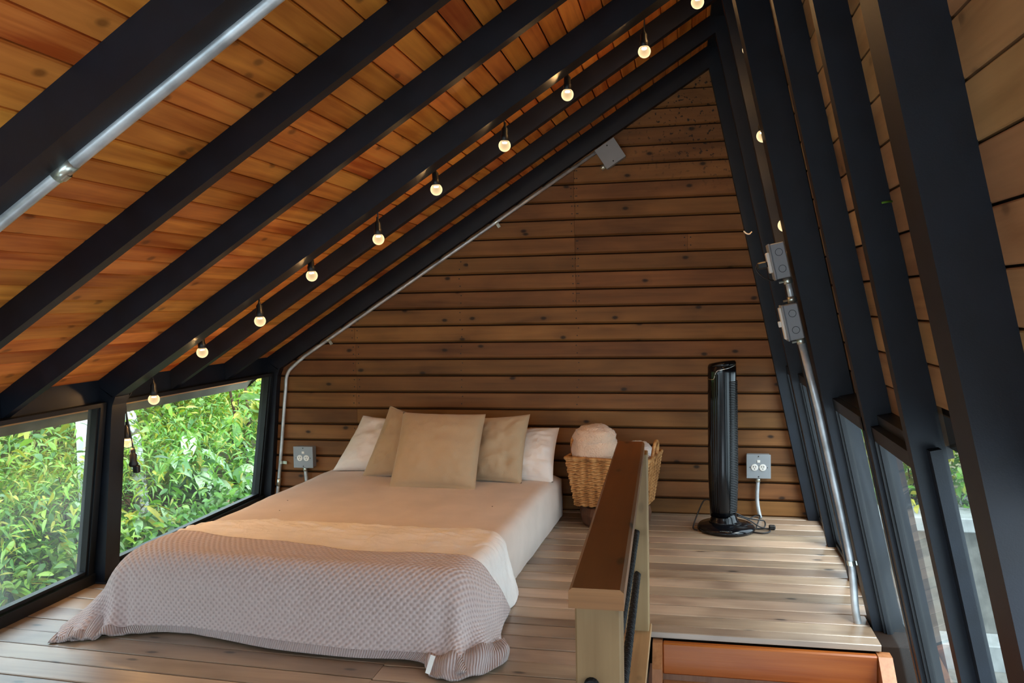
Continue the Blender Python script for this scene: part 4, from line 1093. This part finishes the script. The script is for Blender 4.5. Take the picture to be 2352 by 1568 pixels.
# backdrop shrubs up the slope
k = 0
bd = [(-6.3, 5.0, 'leafy shrub high on the slope behind the near left window'), (-6.6, 6.3, 'leafy shrub uphill beside the white post'), (-6.4, 7.6, 'leafy shrub uphill behind the mottled white trunk'), (-6.7, 8.9, 'leafy shrub uphill behind the big pale leaves'), (-6.5, 10.2, 'leafy shrub uphill behind the forked brown trunk'), (-6.8, 11.6, 'leafy shrub uphill at the far end of the far left window')]
for x, y, lab in bd:
    z = hz(x, y)
    plant('shrub', lab, (x, y), [(x + .5, y - .4, z + .30), (x + .3, y + .5, z + .36), (x + .7, y + .1, z + .25)], ['lf_deep', 'lf_fresh', 'lf_yellow'], 'ovate', .20, 12, 100 + k, GB, 'shrub', (2600, (1.3, 1.25, .45), .10, ['lf_deep', 'lf_fresh', 'lf_yellow', 'lf_deep'], 'ovate')); k += 1
md = [(-5.2, 4.3, 'small-leaved bush low in the near left window, farthest left'), (-5.3, 5.2, 'yellow-green bush in the middle of the near left window'), (-5.2, 6.6, 'small-leaved bush behind the hanging plug'), (-5.3, 7.9, 'dense green bush below the big pale leaves'), (-5.5, 9.2, 'dense green bush at the foot of the forked trunk')]
for x, y, lab in md:
    z = hz(x, y)
    plant('bush', lab, (x, y), [(x + .35, y - .3, z + .27), (x + .2, y + .35, z + .32), (x + .45, y, z + .2)], ['lf_fresh', 'lf_deep', 'lf_yellow'], 'lance', .17, 14, 200 + k, 'bushes low on the hillside', 'bush', (3000, (.85, 1.0, .36), .085, ['lf_fresh', 'lf_deep', 'lf_fresh', 'lf_yellow'], 'lance')); k += 1
# low plants at the window
plant('rosette_plant', 'bright plant with broad pointed leaves at the right corner of the near window', (-4.45, 5.05), [(-4.30, 4.95, -.12), (-4.28, 5.10, -.2)], ['lf_fresh', 'lf_fresh', 'lf_yellow'], 'lance', .30, 12, 5, None, 'plant', None, pitch=(-.9, .3), bare=.75)
plant('fern', 'ferny grass tuft low in the near left window', (-4.4, 4.45), [(-4.3, 4.45, -.35), (-4.35, 4.6, -.38)], ['lf_fresh', 'lf_yellow'], 'strap', .34, 18, 6, None, 'fern', None, pitch=(.1, 1.1), bare=.6, stemr=.006)
plant('pale_plant', 'pale leaved plant just right in the near left window', (-4.6, 5.35), [(-4.4, 5.22, .10), (-4.42, 5.32, -.1), (-4.5, 5.2, .3)], ['lf_pale', 'lf_deep'], 'ovate', .19, 9, 7, None, 'plant', None, pitch=(-.9, .2))
plant('big_leaf_plant', 'plant with large pale glossy leaves mid far-left window', (-4.75, 7.1), [(-4.45, 6.45, .22), (-4.5, 6.8, .36), (-4.45, 7.15, .10), (-4.4, 6.8, -.05), (-4.4, 7.2, -.2)], ['lf_pale', 'lf_fresh', 'lf_pale', 'lf_yellow'], 'ovate', .30, 10, 8, None, 'plant', None, pitch=(-1.1, .0), bare=.45, toward=-.6, stemr=.014)
plant('big_leaf_plant', 'plant with pale glossy leaves high by the gable post', (-4.7, 8.0), [(-4.5, 7.75, .56), (-4.5, 8.1, .50), (-4.45, 7.55, .42)], ['lf_pale', 'lf_fresh', 'lf_yellow'], 'ovate', .34, 8, 9, None, 'plant', None, pitch=(-.9, .3), bare=.6, toward=-.6)
plant('big_leaf_plant', 'plant with pale glossy leaves low by the gable post', (-4.65, 7.8), [(-4.35, 7.45, -.12), (-4.4, 7.75, .02), (-4.3, 7.3, -.32)], ['lf_pale', 'lf_fresh'], 'ovate', .32, 8, 10, None, 'plant', None, pitch=(-.9, .3), bare=.5, toward=-.6)
plant('long_leaf_plant', 'low plant with long yellow-green leaves at the sill behind the bed', (-4.55, 5.95), [(-4.3, 5.9, -.12), (-4.35, 6.2, -.2), (-4.3, 6.6, -.25)], ['lf_yellow', 'lf_fresh', 'lf_pale'], 'lance', .36, 9, 11, None, 'plant', None, pitch=(-.8, .5), bare=.5, toward=-.6)
plant('low_bush', 'leafy ground plant along the sill between bed and post', (-4.4, 6.9), [(-4.15, 6.6, -.38), (-4.2, 7.1, -.36), (-4.15, 7.5, -.40)], ['lf_fresh', 'lf_deep', 'lf_pale', 'lf_brown'], 'ovate', .22, 12, 12, None, 'bush', (1500, (.5, 1.5, .25), .10, ['lf_fresh', 'lf_deep'], 'ovate'), pitch=(-.8, .4))
plant('ground_plant', 'low leafy ground cover along the sill of the near left window', (-4.5, 4.7), [(-4.35, 4.4, -.38), (-4.4, 4.9, -.34), (-4.45, 5.3, -.30)], ['lf_deep', 'lf_fresh'], 'ovate', .14, 10, 14, None, 'plant', (1800, (.55, 1.1, .3), .09, ['lf_fresh', 'lf_deep', 'lf_deep'], 'ovate'), pitch=(-.6, .4))
# dead leaves on the ground
dl = MB(); rg = random.Random(3); src = LM['lf_brown', 'lance']
for i in range(260):
    x = -4.1 - rg.random() * .9; y = 3.6 + rg.random() * 4
    T = orient(Vector((x, y, hz(x, y) + .02)), rg.uniform(0, 6.28), rg.uniform(-.2, .3), rg.uniform(-.6, .6), rg.uniform(.08, .2)); dl.add(([T @ q.co for q in src.vertices], [list(p.vertices) for p in src.polygons]))
o = dl.build('dry_leaf_litter', M['lf_brown']); tag(o, 'dry brown leaf litter on the slope outside', 'leaves', kind='stuff')
# trunks
def trunk(name, label, pts, r, mat_, branches=()):
    root = empty(name, (pts[0][0], pts[0][1], hz(pts[0][0], pts[0][1]))); tag(root, label, 'tree')
    obj('trunk', *tube(spline(pts, 6), r, 12, rf=lambda t: 1 - .25 * t), mat_, root, True)
    for bp in branches: obj('branch', *tube(spline(bp, 5), r * .6, 8, rf=lambda t: 1 - .55 * t), mat_, root, True)
    return root
bx, by = -4.72, 6.40
trunk('tree_trunk', 'mottled white tree trunk beside the black post, beyond the glass', [(bx + .1, by + .05, hz(bx, by) - .1), (bx + .02, by + .04, -.4), (bx, by - .02, .3), (bx - .05, by - .06, .9), (bx - .1, by - .1, 3.0)], .062, M['birch'])
bx, by = -4.62, 8.08
trunk('forked_tree', 'slim brown tree that forks near the gable post', [(bx + .0, by - .1, hz(bx, by) - .1), (bx, by - .05, -.4), (bx, by, .10)], .036, M['bark'], [[(bx, by, .06), (bx - .02, by - .12, .22), (bx - .05, by - .2, .55), (bx - .1, by - .3, 1.3)], [(bx, by, .06), (bx, by + .08, .25), (bx - .05, by + .1, .6), (bx - .1, by + .2, 1.5)]])
for (x, y, lab) in ((-4.50, 5.49, 'white square post seen through the near left window'), (-4.72, 6.10, 'lower white post base just right of the black post')):
    o = obj('white_post', *cbox(x - .035, x + .035, y - .045, y + .045, hz(x, y) - .05, 1.9 if y < 5.9 else -.36, .004), M['whitepost']); tag(o, lab, 'post')

# ------------------------------------------------------------------ outside right
def rz_(x, y): return -2.4
gr = obj('ground_yard', *cbox(1.05, 14, -2, 18, -2.5, -2.4, 0), M['conc']); tag(gr, kind='structure')
root = empty('retaining_wall', (3.8, 8.1, -2.4)); tag(root, 'grey concrete retaining wall with pale cap outside the right windows', 'wall')
obj('wall_face', *cbox(1.4, 7.5, 8.0, 8.3, -2.4, -.66, .01), M['conc'], root)
obj('cap_stone', *cbox(1.35, 7.55, 7.93, 8.36, -.66, -.53, .01), M['concl'], root)
root = empty('garden_steps', (3.8, 7.6, -2.4)); tag(root, 'pale concrete steps at the foot of the retaining wall', 'steps')
for i, (ya, yb, zt) in enumerate(((7.70, 8.0, -1.58), (7.45, 7.70, -1.80), (7.2, 7.45, -2.0))):
    obj('step', *cbox(1.5, 7.3, ya, yb, -2.4, zt, .01), M['concl' if i == 0 else 'conc'], root)
up = obj('ground_terrace', *cbox(1.4, 12, 8.3, 18, -2.4, -.68, 0), M['soil']); tag(up, kind='structure')
def rgz(x, y): return -.68
k = 0
for x, y, lab in ((2.3, 9.1, 'sunlit yellow-green shrub above the retaining wall, behind the thin posts'), (3.1, 9.0, 'leafy shrub above the wall beside the nearest post'), (1.7, 9.6, 'darker shrub above the wall, far left through the right windows'), (4.0, 9.5, 'shrub above the wall, hidden mostly by the nearest post')):
    plant('shrub', lab, (x, y), [(x - .25, y - .3, .2), (x + .3, y - .2, .35), (x, y - .4, -.1), (x, y, .7)], ['lf_fresh', 'lf_yellow', 'lf_deep'], 'ovate', .17, 12, 300 + k, 'shrubs above the retaining wall', 'shrub', (2200, (.9, .8, 1.2), .11, ['lf_fresh', 'lf_yellow', 'lf_deep'], 'ovate')); k += 1
rt = empty('pale_branch', (2.72, 8.9, -.70)); tag(rt, 'pale bare branch leaning above the retaining wall', 'branch')
obj('branch', *tube(spline([(2.66, 8.9, -.72), (2.74, 8.9, -.55), (2.80, 8.88, -.3), (2.78, 8.85, .1)], 5), .035, 8), M['birch'], rt, True)
